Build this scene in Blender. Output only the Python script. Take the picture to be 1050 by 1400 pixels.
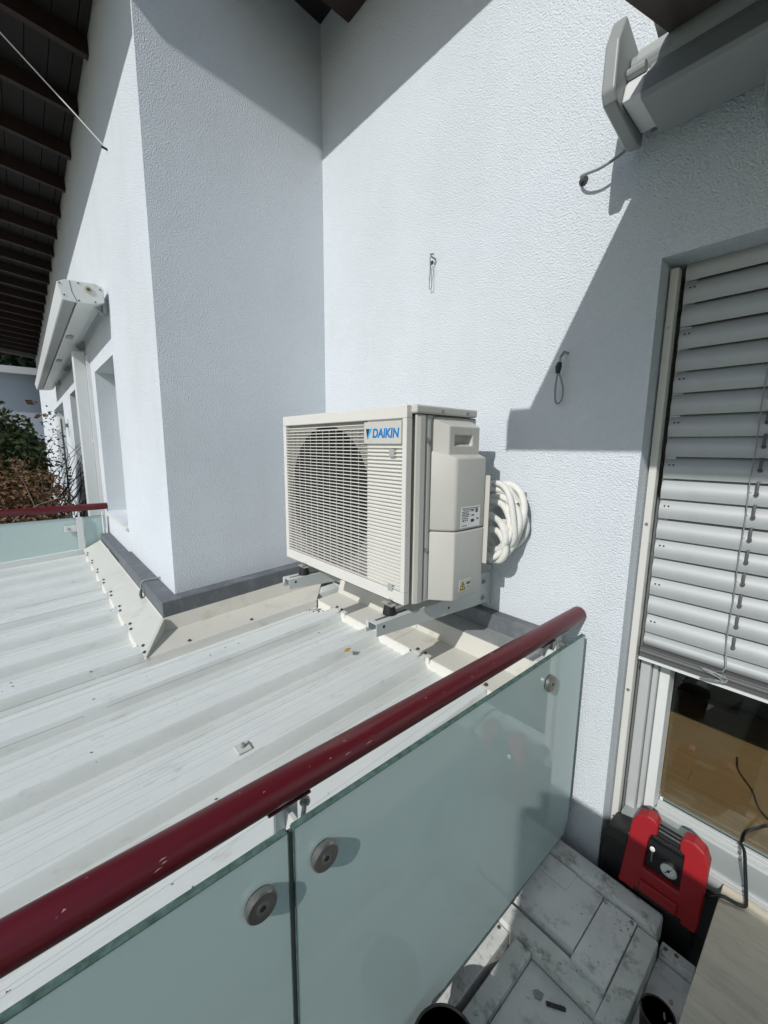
import bpy, bmesh, math, random
from mathutils import Vector, Matrix
random.seed(7)
for o in list(bpy.data.objects): bpy.data.objects.remove(o)
S = bpy.context.scene
COL = S.collection
# ------------------------------------------------------------------ camera, sky, sun, exposure
cd = bpy.data.cameras.new('camera'); cam = bpy.data.objects.new('camera', cd); COL.objects.link(cam)
RT = Vector((0.65607, 0.75465, 0.00872)); UP = Vector((-0.12448, 0.09681, 0.98749)); FW = Vector((-0.74436, 0.64894, -0.15745))
cam.matrix_world = Matrix(((RT.x, UP.x, -FW.x, 2.4540), (RT.y, UP.y, -FW.y, -1.5985), (RT.z, UP.z, -FW.z, 0.5883), (0, 0, 0, 1)))
cd.sensor_fit = 'HORIZONTAL'; cd.sensor_width = 36.0; cd.lens = 36.0 * 561.16 / 1050.0
cd.clip_start = 0.02; cd.clip_end = 500
S.camera = cam
SUN = Vector((0.24, -1.0, 0.73)).normalized()          # towards the sun
elev = math.asin(SUN.z); az = math.atan2(SUN.x, SUN.y)
w = bpy.data.worlds.new('World'); S.world = w; w.use_nodes = True
nt = w.node_tree; bg = nt.nodes['Background']
sky = nt.nodes.new('ShaderNodeTexSky'); sky.sky_type = 'NISHITA'; sky.sun_disc = False
sky.sun_elevation = elev; sky.sun_rotation = az
nt.links.new(sky.outputs[0], bg.inputs[0]); bg.inputs[1].default_value = 0.10
sl = bpy.data.lights.new('sun', 'SUN'); sl.energy = 3.5; sl.angle = math.radians(0.55); sl.color = (1.0, 0.98, 0.945)
so = bpy.data.objects.new('sun', sl); COL.objects.link(so); so.rotation_euler = SUN.to_track_quat('Z', 'Y').to_euler(); so.location = SUN * 20
S.view_settings.view_transform = 'Standard'; S.view_settings.look = 'None'; S.view_settings.gamma = 1.0
S.view_settings.use_curve_mapping = False; S.view_settings.exposure = -0.20
S.render.engine = 'CYCLES'; S.render.resolution_x = 768; S.render.resolution_y = 1024
S.cycles.max_bounces = 8; S.cycles.transparent_max_bounces = 12

# ------------------------------------------------------------------ materials
MATS = {}
def mat(name, col, rough=0.5, metal=0.0, spec=0.5, var=0.0, vscale=4.0, stretch=(1, 1, 1), bump=0.0, bscale=200.0, bdetail=3.0,
        coat=0.0, dirt=None, dirt_scale=3.0, dirt_lo=0.55, dirt_hi=0.75, rvar=0.0):
    m = bpy.data.materials.new(name); m.use_nodes = True; t = m.node_tree; p = t.nodes['Principled BSDF']; L = t.links.new
    p.inputs['Base Color'].default_value = (*col, 1); p.inputs['Roughness'].default_value = rough
    p.inputs['Metallic'].default_value = metal; p.inputs['Specular IOR Level'].default_value = spec
    p.inputs['Coat Weight'].default_value = coat; p.inputs['Coat Roughness'].default_value = 0.05
    tc = t.nodes.new('ShaderNodeTexCoord'); mp = t.nodes.new('ShaderNodeMapping'); mp.inputs['Scale'].default_value = stretch
    L(tc.outputs['Object'], mp.inputs[0])
    last = None
    if var:
        n = t.nodes.new('ShaderNodeTexNoise'); n.inputs['Scale'].default_value = vscale; n.inputs['Detail'].default_value = 6; n.inputs['Roughness'].default_value = 0.6
        L(mp.outputs[0], n.inputs[0])
        mr = t.nodes.new('ShaderNodeMapRange'); mr.inputs['From Min'].default_value = 0.25; mr.inputs['From Max'].default_value = 0.75
        mr.inputs['To Min'].default_value = 1 - var; mr.inputs['To Max'].default_value = 1 + var; L(n.outputs[0], mr.inputs[0])
        mx = t.nodes.new('ShaderNodeMix'); mx.data_type = 'RGBA'; mx.blend_type = 'MULTIPLY'; mx.inputs[0].default_value = 1
        mx.inputs[6].default_value = (*col, 1); L(mr.outputs[0], mx.inputs[7]); last = mx.outputs[2]
        if rvar:
            r2 = t.nodes.new('ShaderNodeMapRange'); r2.inputs['From Min'].default_value = 0.3; r2.inputs['From Max'].default_value = 0.7
            r2.inputs['To Min'].default_value = max(0.02, rough - rvar); r2.inputs['To Max'].default_value = rough + rvar
            L(n.outputs[0], r2.inputs[0]); L(r2.outputs[0], p.inputs['Roughness'])
    if dirt:
        n2 = t.nodes.new('ShaderNodeTexNoise'); n2.inputs['Scale'].default_value = dirt_scale; n2.inputs['Detail'].default_value = 9; n2.inputs['Roughness'].default_value = 0.68
        L(mp.outputs[0], n2.inputs[0])
        cr = t.nodes.new('ShaderNodeMapRange'); cr.inputs['From Min'].default_value = dirt_lo; cr.inputs['From Max'].default_value = dirt_hi; L(n2.outputs[0], cr.inputs[0])
        m2 = t.nodes.new('ShaderNodeMix'); m2.data_type = 'RGBA'; L(cr.outputs[0], m2.inputs[0])
        if last: L(last, m2.inputs[6])
        else: m2.inputs[6].default_value = (*col, 1)
        m2.inputs[7].default_value = (*dirt, 1); last = m2.outputs[2]
    if last: L(last, p.inputs['Base Color'])
    if bump:
        b = t.nodes.new('ShaderNodeBump'); b.inputs['Distance'].default_value = bump; b.inputs['Strength'].default_value = 1.0
        n3 = t.nodes.new('ShaderNodeTexNoise'); n3.inputs['Scale'].default_value = bscale; n3.inputs['Detail'].default_value = bdetail; n3.inputs['Roughness'].default_value = 0.55
        L(mp.outputs[0], n3.inputs[0]); L(n3.outputs[0], b.inputs['Height']); L(b.outputs[0], p.inputs['Normal'])
    MATS[name] = m; return m

M_STUCCO = mat('stucco', (0.70, 0.752, 0.80), 0.92, spec=0.15, var=0.045, vscale=1.6, bump=0.0088, bscale=150, bdetail=2.5)
M_ROOF = mat('painted_sheet', (0.62, 0.655, 0.645), 0.5, var=0.035, vscale=7, stretch=(2.2, 0.8, 2), dirt=(0.42, 0.43, 0.40), dirt_scale=11, dirt_lo=0.58, dirt_hi=0.80, bump=0.0006, bscale=40, rvar=0.1)
M_CREAM = mat('cream_flashing', (0.58, 0.57, 0.51), 0.5, var=0.05, vscale=3, dirt=(0.40, 0.36, 0.29), dirt_scale=5, dirt_lo=0.56, dirt_hi=0.8)
M_CREAMG = mat('grey_cream_flashing', (0.56, 0.575, 0.54), 0.5, var=0.05, vscale=3, dirt=(0.40, 0.39, 0.34), dirt_scale=5, dirt_lo=0.56, dirt_hi=0.8)
M_WSKIRT = mat('white_skirt', (0.72, 0.71, 0.66), 0.5, var=0.04, dirt=(0.42, 0.38, 0.30), dirt_scale=9, dirt_lo=0.58, dirt_hi=0.8)
M_CHAR = mat('charcoal_cladding', (0.115, 0.13, 0.145), 0.6, var=0.12, vscale=9, dirt=(0.2, 0.21, 0.22), dirt_scale=12, dirt_lo=0.5, dirt_hi=0.75)
M_GALV = mat('galvanised', (0.30, 0.32, 0.32), 0.5, metal=0.4, var=0.15, vscale=14)
M_AC = mat('ac_enamel', (0.545, 0.54, 0.50), 0.42, var=0.035, vscale=5, rvar=0.06)
M_ACL = mat('ac_grille', (0.66, 0.652, 0.61), 0.5, var=0.03, vscale=9)
M_DARK = mat('dark_cavity', (0.012, 0.012, 0.012), 0.7)
M_FAN = mat('fan_plastic', (0.028, 0.028, 0.03), 0.5)
M_RING = mat('shroud', (0.34, 0.33, 0.30), 0.6)
M_BLUE = mat('print_blue', (0.0, 0.19, 0.52), 0.4)
M_CYAN = mat('print_cyan', (0.02, 0.42, 0.72), 0.4)
M_NAVY = mat('print_navy', (0.005, 0.04, 0.14), 0.4)
M_WPRINT = mat('label_white', (0.78, 0.78, 0.76), 0.4)
M_BPRINT = mat('print_black', (0.02, 0.02, 0.02), 0.5)
M_YEL = mat('print_yellow', (0.75, 0.50, 0.02), 0.4)
M_SCREW = mat('screw_zinc', (0.45, 0.45, 0.44), 0.35, metal=0.9)
M_RUB = mat('rubber', (0.012, 0.012, 0.012), 0.6)
M_BRK = mat('bracket_paint', (0.55, 0.58, 0.56), 0.4, var=0.03)
M_PIPE = mat('pipe_insulation', (0.72, 0.72, 0.68), 0.75, var=0.05, vscale=40, bump=0.0015, bscale=120)
M_RED = mat('oxblood_paint', (0.098, 0.006, 0.012), 0.36, var=0.08, vscale=6, dirt=(0.30, 0.14, 0.14), dirt_scale=45, dirt_lo=0.635, dirt_hi=0.70, coat=0.08)
M_WMET = mat('white_metal', (0.68, 0.70, 0.69), 0.4, var=0.03)
M_STEEL = mat('brushed_steel', (0.42, 0.39, 0.37), 0.32, metal=0.95, var=0.1, vscale=60)
M_EDGE = mat('glass_edge', (0.10, 0.17, 0.15), 0.25, var=0.5, vscale=60)
M_BLIND = mat('blind_slat', (0.44, 0.465, 0.47), 0.48, metal=0.12, var=0.03, vscale=8)
M_ALU = mat('door_alu', (0.60, 0.62, 0.62), 0.34, metal=0.3, var=0.05)
M_GUIDE = mat('guide_rail', (0.62, 0.62, 0.58), 0.4, var=0.02)
M_DRAIL = mat('dark_rail', (0.10, 0.10, 0.10), 0.5)
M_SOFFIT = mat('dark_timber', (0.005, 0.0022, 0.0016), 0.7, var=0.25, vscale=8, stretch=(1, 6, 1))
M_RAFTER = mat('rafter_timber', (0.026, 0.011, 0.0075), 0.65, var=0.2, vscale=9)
M_TILE_R = mat('roof_covering', (0.12, 0.06, 0.05), 0.8)
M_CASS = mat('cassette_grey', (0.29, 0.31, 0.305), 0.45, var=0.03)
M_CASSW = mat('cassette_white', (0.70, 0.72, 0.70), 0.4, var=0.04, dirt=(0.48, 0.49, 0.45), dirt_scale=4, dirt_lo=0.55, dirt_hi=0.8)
M_CASSG = mat('cassette_inner', (0.36, 0.38, 0.37), 0.5, var=0.04)
M_FABRIC = mat('awning_fabric', (0.105, 0.085, 0.075), 0.9, var=0.22, vscale=10, stretch=(6, 0.4, 1))
M_BLACKP = mat('black_plastic', (0.012, 0.012, 0.013), 0.4, var=0.1)
M_PUMP = mat('pump_red', (0.33, 0.012, 0.018), 0.45, var=0.05, bump=0.0004, bscale=400)
M_DECK = mat('weathered_grey_board', (0.76, 0.785, 0.765), 0.75, var=0.12, vscale=6, dirt=(0.28, 0.275, 0.255), dirt_scale=14, dirt_lo=0.53, dirt_hi=0.74, bump=0.001, bscale=60)
M_DECK2 = mat('weathered_rail', (0.68, 0.70, 0.67), 0.75, var=0.15, vscale=9, dirt=(0.21, 0.20, 0.18), dirt_scale=20, dirt_lo=0.52, dirt_hi=0.70, bump=0.0012, bscale=70)
M_CONC = mat('slab_base', (0.10, 0.105, 0.10), 0.85, var=0.3, vscale=8, bump=0.002, bscale=50)
M_TILE = mat('porcelain_tile', (0.64, 0.57, 0.455), 0.5, var=0.12, vscale=5, stretch=(1, 5, 1), dirt=(0.48, 0.43, 0.35), dirt_scale=9, dirt_lo=0.5, dirt_hi=0.72)
M_PLANK = mat('oak_plank', (0.34, 0.19, 0.092), 0.42, var=0.16, vscale=5, stretch=(1, 9, 1))
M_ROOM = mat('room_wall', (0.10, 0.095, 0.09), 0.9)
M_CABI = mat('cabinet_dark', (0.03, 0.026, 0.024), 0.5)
M_WIRE = mat('wire_grey', (0.26, 0.28, 0.28), 0.5, metal=0.3)
M_WIREB = mat('wire_black', (0.02, 0.022, 0.022), 0.5)
M_NEIGH = mat('neighbour_wall', (0.50, 0.56, 0.64), 0.9, var=0.03)
M_LEAF = mat('leaf_green', (0.075, 0.105, 0.028), 0.55, var=0.5, vscale=9)
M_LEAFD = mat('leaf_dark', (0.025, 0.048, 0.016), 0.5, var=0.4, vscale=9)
M_LEAFB = mat('leaf_brown', (0.15, 0.075, 0.032), 0.7, var=0.5, vscale=12)
M_TWIG = mat('twig', (0.05, 0.036, 0.03), 0.8)
M_TWIGL = mat('dry_twig', (0.26, 0.22, 0.17), 0.8)
M_GRASS = mat('garden_ground', (0.06, 0.075, 0.035), 0.95, var=0.4, vscale=2)
M_TERR = mat('terrace_paving', (0.24, 0.23, 0.21), 0.85, var=0.2, vscale=3)
M_PARA = mat('screen_board', (0.30, 0.26, 0.21), 0.75, var=0.2, vscale=6, stretch=(1, 1, 6))

def glass_clear(name, tint=(0.9, 0.95, 0.93)):
    m = bpy.data.materials.new(name); m.use_nodes = True; t = m.node_tree; t.nodes.clear()
    o = t.nodes.new('ShaderNodeOutputMaterial'); mx = t.nodes.new('ShaderNodeMixShader'); tr = t.nodes.new('ShaderNodeBsdfTransparent'); gl = t.nodes.new('ShaderNodeBsdfGlossy')
    tr.inputs[0].default_value = (*tint, 1); gl.inputs['Roughness'].default_value = 0.01
    fr = t.nodes.new('ShaderNodeFresnel'); fr.inputs[0].default_value = 1.5
    t.links.new(fr.outputs[0], mx.inputs[0]); t.links.new(tr.outputs[0], mx.inputs[1]); t.links.new(gl.outputs[0], mx.inputs[2]); t.links.new(mx.outputs[0], o.inputs[0])
    return m
M_PANE = glass_clear('window_glass')
def glass_frost(name, wt=0.36, wc=0.10):
    m = bpy.data.materials.new(name); m.use_nodes = True; t = m.node_tree; L = t.links.new
    p = t.nodes['Principled BSDF']; o = t.nodes['Material Output']
    p.inputs['Roughness'].default_value = 0.9; p.inputs['Specular IOR Level'].default_value = 0.0
    tc = t.nodes.new('ShaderNodeTexCoord'); n = t.nodes.new('ShaderNodeTexNoise'); n.inputs['Scale'].default_value = 3.0; n.inputs['Detail'].default_value = 5; L(tc.outputs['Object'], n.inputs[0])
    cr = t.nodes.new('ShaderNodeMix'); cr.data_type = 'RGBA'; L(n.outputs[0], cr.inputs[0]); cr.inputs[6].default_value = (0.76, 0.96, 0.94, 1); cr.inputs[7].default_value = (0.86, 1.0, 0.985, 1)
    L(cr.outputs[2], p.inputs['Base Color'])
    tl = t.nodes.new('ShaderNodeBsdfTranslucent'); tl.inputs[0].default_value = (0.84, 1.0, 0.98, 1)
    tr = t.nodes.new('ShaderNodeBsdfTransparent'); tr.inputs[0].default_value = (0.70, 0.84, 0.80, 1)
    m1 = t.nodes.new('ShaderNodeMixShader'); m1.inputs[0].default_value = wt; L(p.outputs[0], m1.inputs[1]); L(tl.outputs[0], m1.inputs[2])
    m2 = t.nodes.new('ShaderNodeMixShader'); m2.inputs[0].default_value = wc; L(m1.outputs[0], m2.inputs[1]); L(tr.outputs[0], m2.inputs[2])
    gl = t.nodes.new('ShaderNodeBsdfGlossy'); mpd = t.nodes.new('ShaderNodeMapping'); mpd.inputs['Scale'].default_value = (14, 14, 1.2); L(tc.outputs['Object'], mpd.inputs[0])
    nd = t.nodes.new('ShaderNodeTexNoise'); nd.inputs['Scale'].default_value = 2.0; nd.inputs['Detail'].default_value = 8; L(mpd.outputs[0], nd.inputs[0])
    rd = t.nodes.new('ShaderNodeMapRange'); rd.inputs['From Min'].default_value = 0.45; rd.inputs['From Max'].default_value = 0.8; rd.inputs['To Min'].default_value = 0.008; rd.inputs['To Max'].default_value = 0.16
    L(nd.outputs[0], rd.inputs[0]); L(rd.outputs[0], gl.inputs['Roughness'])
    fr = t.nodes.new('ShaderNodeFresnel'); fr.inputs[0].default_value = 1.65
    m3 = t.nodes.new('ShaderNodeMixShader'); L(fr.outputs[0], m3.inputs[0]); L(m2.outputs[0], m3.inputs[1]); L(gl.outputs[0], m3.inputs[2])
    L(m3.outputs[0], o.inputs[0]); return m
M_FROST = glass_frost('frosted_glass'); M_FROST2 = glass_frost('shade_screen_glass', 0.85, 0.36)

def roof_bands(m):
    """grime settled in the valley beside each rib: a stain of its own, fixed to the sheet"""
    t = m.node_tree; L = t.links.new; p = t.nodes['Principled BSDF']; src = p.inputs['Base Color'].links[0].from_socket
    tc = t.nodes.new('ShaderNodeTexCoord'); sp = t.nodes.new('ShaderNodeSeparateXYZ'); L(tc.outputs['Object'], sp.inputs[0])
    def mt(op, a, b=None, c=None):
        n = t.nodes.new('ShaderNodeMath'); n.operation = op
        for i, q in enumerate((a, b, c)):
            if q is None: continue
            if isinstance(q, (int, float)): n.inputs[i].default_value = q
            else: L(q, n.inputs[i])
        return n.outputs[0]
    n1 = t.nodes.new('ShaderNodeTexNoise'); n1.inputs['Scale'].default_value = 2.2; n1.inputs['Detail'].default_value = 7; n1.inputs['Roughness'].default_value = 0.65
    mp = t.nodes.new('ShaderNodeMapping'); mp.inputs['Scale'].default_value = (3, 0.8, 1); L(tc.outputs['Object'], mp.inputs[0]); L(mp.outputs[0], n1.inputs[0])
    wob = mt('MULTIPLY', mt('SUBTRACT', n1.outputs[0], 0.5), 0.025)
    ph = mt('WRAP', mt('ADD', mt('SUBTRACT', sp.outputs[0], 1.085), wob), 0.3333, 0.0)     # 0 at a rib centre
    mr = t.nodes.new('ShaderNodeMapRange'); mr.interpolation_type = 'SMOOTHSTEP'; L(mt('ABSOLUTE', mt('SUBTRACT', ph, 0.085)), mr.inputs[0])
    mr.inputs['From Min'].default_value = 0.022; mr.inputs['From Max'].default_value = 0.052; mr.inputs['To Min'].default_value = 1; mr.inputs['To Max'].default_value = 0
    f = mt('MULTIPLY', mr.outputs[0], mt('MULTIPLY_ADD', n1.outputs[0], 1.0, -0.12))
    mx = t.nodes.new('ShaderNodeMix'); mx.data_type = 'RGBA'; L(f, mx.inputs[0]); L(src, mx.inputs[6]); mx.inputs[7].default_value = (0.42, 0.44, 0.41, 1)
    # thin dark water lines along the stiffening beads
    ln = mt('WRAP', mt('ADD', sp.outputs[0], mt('MULTIPLY', wob, 0.06)), 0.0535, 0.0)
    lm = mt('MULTIPLY', mt('LESS_THAN', ln, 0.0016), mt('GREATER_THAN', n1.outputs[0], 0.42))
    m2 = t.nodes.new('ShaderNodeMix'); m2.data_type = 'RGBA'; L(mt('MULTIPLY', lm, 0.55), m2.inputs[0]); L(mx.outputs[2], m2.inputs[6]); m2.inputs[7].default_value = (0.24, 0.25, 0.235, 1)
    L(m2.outputs[2], p.inputs['Base Color'])
roof_bands(M_ROOF)
def weather(m, col, scale, lo, hi, amt):
    """faint run-off streaks and grime patches of their own shape"""
    t = m.node_tree; L = t.links.new; p = t.nodes['Principled BSDF']; src = p.inputs['Base Color'].links[0].from_socket
    tc = t.nodes.new('ShaderNodeTexCoord'); mp = t.nodes.new('ShaderNodeMapping'); mp.inputs['Scale'].default_value = scale; L(tc.outputs['Object'], mp.inputs[0])
    n = t.nodes.new('ShaderNodeTexNoise'); n.inputs['Scale'].default_value = 1.0; n.inputs['Detail'].default_value = 8; n.inputs['Roughness'].default_value = 0.6; L(mp.outputs[0], n.inputs[0])
    r = t.nodes.new('ShaderNodeMapRange'); r.inputs['From Min'].default_value = lo; r.inputs['From Max'].default_value = hi; r.inputs['To Max'].default_value = amt; L(n.outputs[0], r.inputs[0])
    x = t.nodes.new('ShaderNodeMix'); x.data_type = 'RGBA'; L(r.outputs[0], x.inputs[0]); L(src, x.inputs[6]); x.inputs[7].default_value = (*col, 1); L(x.outputs[2], p.inputs['Base Color'])
weather(M_STUCCO, (0.54, 0.57, 0.58), (7, 7, 0.5), 0.54, 0.80, 0.14)
weather(M_STUCCO, (0.62, 0.65, 0.64), (1.1, 1.1, 0.9), 0.5, 0.75, 0.4)
weather(M_AC, (0.40, 0.38, 0.33), (22, 22, 2.0), 0.55, 0.8, 0.4)
weather(M_BLIND, (0.36, 0.36, 0.34), (9, 9, 14), 0.5, 0.8, 0.5)
weather(M_RED, (0.20, 0.10, 0.10), (30, 2.5, 30), 0.56, 0.8, 0.45)
weather(M_FABRIC, (0.05, 0.04, 0.035), (16, 1, 1), 0.45, 0.7, 0.6)

# ------------------------------------------------------------------ mesh helpers
class MB:
    def __init__(s): s.v = []; s.f = []
    def add(s, vs, fs):
        b = len(s.v); s.v += [tuple(v) for v in vs]; s.f += [tuple(i + b for i in f) for f in fs]; return s
    def box(s, x0, x1, y0, y1, z0, z1):
        return s.add([(x0, y0, z0), (x1, y0, z0), (x1, y1, z0), (x0, y1, z0), (x0, y0, z1), (x1, y0, z1), (x1, y1, z1), (x0, y1, z1)],
                     [(0, 3, 2, 1), (4, 5, 6, 7), (0, 1, 5, 4), (1, 2, 6, 5), (2, 3, 7, 6), (3, 0, 4, 7)])
    def prism(s, poly, axis, a0, a1):      # poly of 2-D points in the other two axes, in xyz order
        n = len(poly)
        def P(p, a): return {'x': (a, p[0], p[1]), 'y': (p[0], a, p[1]), 'z': (p[0], p[1], a)}[axis]
        return s.add([P(p, a0) for p in poly] + [P(p, a1) for p in poly],
                     [tuple(range(n)), tuple(range(2 * n - 1, n - 1, -1))] + [(i, i + n, (i + 1) % n + n, (i + 1) % n) for i in range(n)])
    def hexa(s, bot, top):                 # four bottom points, four top points
        return s.add(list(bot) + list(top), [(0, 3, 2, 1), (4, 5, 6, 7), (0, 1, 5, 4), (1, 2, 6, 5), (2, 3, 7, 6), (3, 0, 4, 7)])
    def quad(s, a, b, c, d): return s.add([a, b, c, d], [(0, 1, 2, 3)])
    def tube(s, pts, r, n=8, closed=False, cap=True):
        P = [Vector(p) for p in pts]; k = len(P); rs = r if isinstance(r, (list, tuple)) else [r] * k; vs = []; up = None
        for i in range(k):
            a = P[i - 1] if (i > 0 or closed) else P[i]; b = P[(i + 1) % k] if (i < k - 1 or closed) else P[i]
            d = (b - a).normalized()
            if up is None:
                up = Vector((0, 0, 1)) if abs(d.z) < 0.9 else Vector((1, 0, 0))
            u = (up - d * up.dot(d)).normalized(); up = u; w_ = d.cross(u)
            for j in range(n):
                t = 2 * math.pi * j / n; vs.append(P[i] + (u * math.cos(t) + w_ * math.sin(t)) * rs[i])
        fs = []
        for i in range(k if closed else k - 1):
            for j in range(n):
                a = i * n + j; b = i * n + (j + 1) % n; c = ((i + 1) % k) * n + (j + 1) % n; d2 = ((i + 1) % k) * n + j
                fs.append((a, d2, c, b))
        if cap and not closed: fs += [tuple(range(n)), tuple(range(k * n - 1, (k - 1) * n - 1, -1))]
        return s.add(vs, fs)
    def hose(s, pts, r, n=8, sub=5):
        P = [Vector(p) for p in pts]; Q = [2 * P[0] - P[1]] + P + [2 * P[-1] - P[-2]]; out = []
        for i in range(1, len(Q) - 2):
            for k in range(sub):
                t = k / sub; a, b, c, d = Q[i - 1], Q[i], Q[i + 1], Q[i + 2]
                out.append(0.5 * ((2 * b) + (c - a) * t + (2 * a - 5 * b + 4 * c - d) * t * t + (3 * b - a - 3 * c + d) * t ** 3))
        return s.tube(out + [P[-1]], r, n)
    def cone(s, p0, p1, r0, r1, n=16): return s.tube([p0, p1], [r0, r1], n)
    def mesh(s, name, off=(0, 0, 0), bevel=0, seg=2, ang=35):
        me = bpy.data.meshes.new(name); o = Vector(off)
        me.from_pydata([tuple(Vector(v) - o) for v in s.v], [], s.f)
        bm = bmesh.new(); bm.from_mesh(me); bmesh.ops.recalc_face_normals(bm, faces=bm.faces)
        if bevel:
            es = [e for e in bm.edges if len(e.link_faces) == 2 and e.calc_face_angle(0) > math.radians(ang)]
            bmesh.ops.bevel(bm, geom=es, offset=bevel, segments=seg, affect='EDGES', profile=0.5, clamp_overlap=True)
        bm.to_mesh(me); bm.free(); me.update(); return me
ORG = {}
def tag(o, label, cat, group=None):
    o['label'] = label; o['category'] = cat
    if group: o['group'] = group
    return o
def thing(name, loc, label=None, cat=None, group=None, kind=None):
    o = bpy.data.objects.new(name, None); COL.objects.link(o); o.location = loc; o.empty_display_size = 0.1; ORG[o] = Vector(loc)
    if label: tag(o, label, cat, group)
    if kind: o['kind'] = kind
    return o
def link(name, me, m, parent=None, loc=(0, 0, 0), smooth=False):
    o = bpy.data.objects.new(name, me); COL.objects.link(o); o.location = loc
    if m and not me.materials: me.materials.append(m)
    if smooth:
        for p in me.polygons: p.use_smooth = True
    if parent is not None: o.parent = parent
    return o
def part(name, mb, m, parent, bevel=0, seg=2, smooth=False, label=None):
    """mesh given in world coordinates, parented under a thing (or a part of a thing)"""
    org = ORG[parent]
    o = link(name, mb.mesh(name, org, bevel, seg), m, parent, smooth=smooth); ORG[o] = org
    if smooth: shade_auto(o.data)
    if label: o['label'] = label
    return o
def shade_auto(me, ang=40):
    me.update(); bm = bmesh.new(); bm.from_mesh(me)
    for e in bm.edges: e.smooth = not (len(e.link_faces) == 2 and e.calc_face_angle(0) > math.radians(ang))
    bm.to_mesh(me); bm.free()
def solo(name, mb, m, label=None, cat=None, group=None, bevel=0, seg=2, smooth=False, kind=None, loc=(0, 0, 0)):
    o = link(name, mb.mesh(name, loc, bevel, seg), m, None, loc, smooth); ORG[o] = Vector(loc)
    if smooth: shade_auto(o.data)
    if label: tag(o, label, cat, group)
    if kind: o['kind'] = kind
    return o
def rep(name, me, m, parent, locs):
    """alike pieces sharing one mesh; locations in world coordinates"""
    org = ORG[parent]; out = []
    for l in locs:
        o = link(name, me, m, parent, tuple(Vector(l) - org)); ORG[o] = Vector(l); out.append(o)
    return out
def text_mesh(body, size, shear=0.0, bold=0.0):
    cu = bpy.data.curves.new('lettering', 'FONT'); cu.body = body; cu.size = size; cu.shear = shear; cu.offset = bold; cu.extrude = 0.0004; cu.align_x = 'LEFT'
    t = bpy.data.objects.new('lettering', cu); COL.objects.link(t); dg = bpy.context.evaluated_depsgraph_get(); dg.update()
    me = bpy.data.meshes.new_from_object(t.evaluated_get(dg)); bpy.data.objects.remove(t); return me

# ------------------------------------------------------------------ ground and far setting
g = MB().box(-200, 200, -200, 200, -4.2, -4.0); solo('ground', g, M_GRASS, kind='structure')
t_ = MB().box(-14.0, -2.42, -6.0, -1.03, -1.25, -1.05); solo('terrace', t_, M_TERR, kind='structure')

# ------------------------------------------------------------------ the house
YC = -1.025
house = thing('house', (0, 0, -1.1), 'white rough-plastered house with dark timber eaves behind the air conditioner', 'house')
part('wall', MB().box(0, 1.96, 0, 0.26, -4.0, 3.3), M_STUCCO, house, label='sunlit white plaster wall behind the air conditioner')
part('wall', MB().box(1.96, 3.45, 0, 0.26, 1.19, 3.3), M_STUCCO, house, label='shaded white plaster lintel over the blind')
part('wall', MB().box(3.45, 6.0, 0, 0.26, -4.0, 3.3), M_STUCCO, house)
part('wall', MB().box(-0.26, 0, YC + 0.26, 0, -4.0, 3.5), M_STUCCO, house, label='narrow plaster return wall in grazing light')
# wall along the roof, with three openings
ops = [(-2.33, -1.30, -0.06, 1.25), (-5.0, -4.0, -1.0, 1.275), (-8.8, -6.35, -1.0, 1.28)]
wc = MB(); xs = 0.0
for (a, b, z0, z1) in ops:
    wc.box(b, xs, YC, YC + 0.26, -4.0, 3.5); wc.box(a, b, YC, YC + 0.26, z1, 3.5); wc.box(a, b, YC, YC + 0.26, -4.0, z0); xs = a
wc.box(-15.0, xs, YC, YC + 0.26, -4.0, 3.5)
part('wall', wc, M_STUCCO, house, label='sunlit white plaster wall with recessed windows')
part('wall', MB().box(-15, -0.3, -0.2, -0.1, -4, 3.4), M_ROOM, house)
for k, (a, b, z0, z1) in enumerate(ops):
    fr = MB(); y0, y1 = YC + 0.20, YC + 0.25
    fr.box(a + .002, a + 0.06, y0, y1, z0 + .002, z1 - .002); fr.box(b - 0.06, b - .002, y0, y1, z0 + .002, z1 - .002); fr.box(a + 0.06, b - 0.06, y0, y1, z1 - 0.06, z1 - .002); fr.box(a + 0.06, b - 0.06, y0, y1, z0 + .002, z0 + 0.06)
    wn = part('window', fr, M_WMET, house, bevel=0.004)
    part('pane', MB().box(a + 0.06, b - 0.06, y0 + 0.02, y0 + 0.026, z0 + 0.06, z1 - 0.06), M_PANE, wn)
    if k == 0:
        part('sill', MB().box(a - 0.02, b + 0.02, YC - 0.025, YC + 0.198, z0 - 0.03, z0 - 0.002), M_WMET, wn, bevel=0.004)
        part('jamb_trim', MB().box(b - 0.028, b - 0.003, YC + 0.03, YC + 0.06, z0 + .004, z1 - .02), M_WMET, wn)
# white square downpipe / guide on the far wall
dp = part('downpipe', MB().box(-2.90, -2.79, YC - 0.115, YC - 0.012, -0.35, 1.50), M_WMET, house, bevel=0.008)
part('clip', MB().box(-2.915, -2.775, YC - 0.02, YC - 0.001, 0.6, 0.64), M_WMET, dp)
part('trim_strip', MB().box(-2.62, -2.58, YC - 0.03, YC - 0.001, -0.25, 1.44), M_WMET, house)
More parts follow.
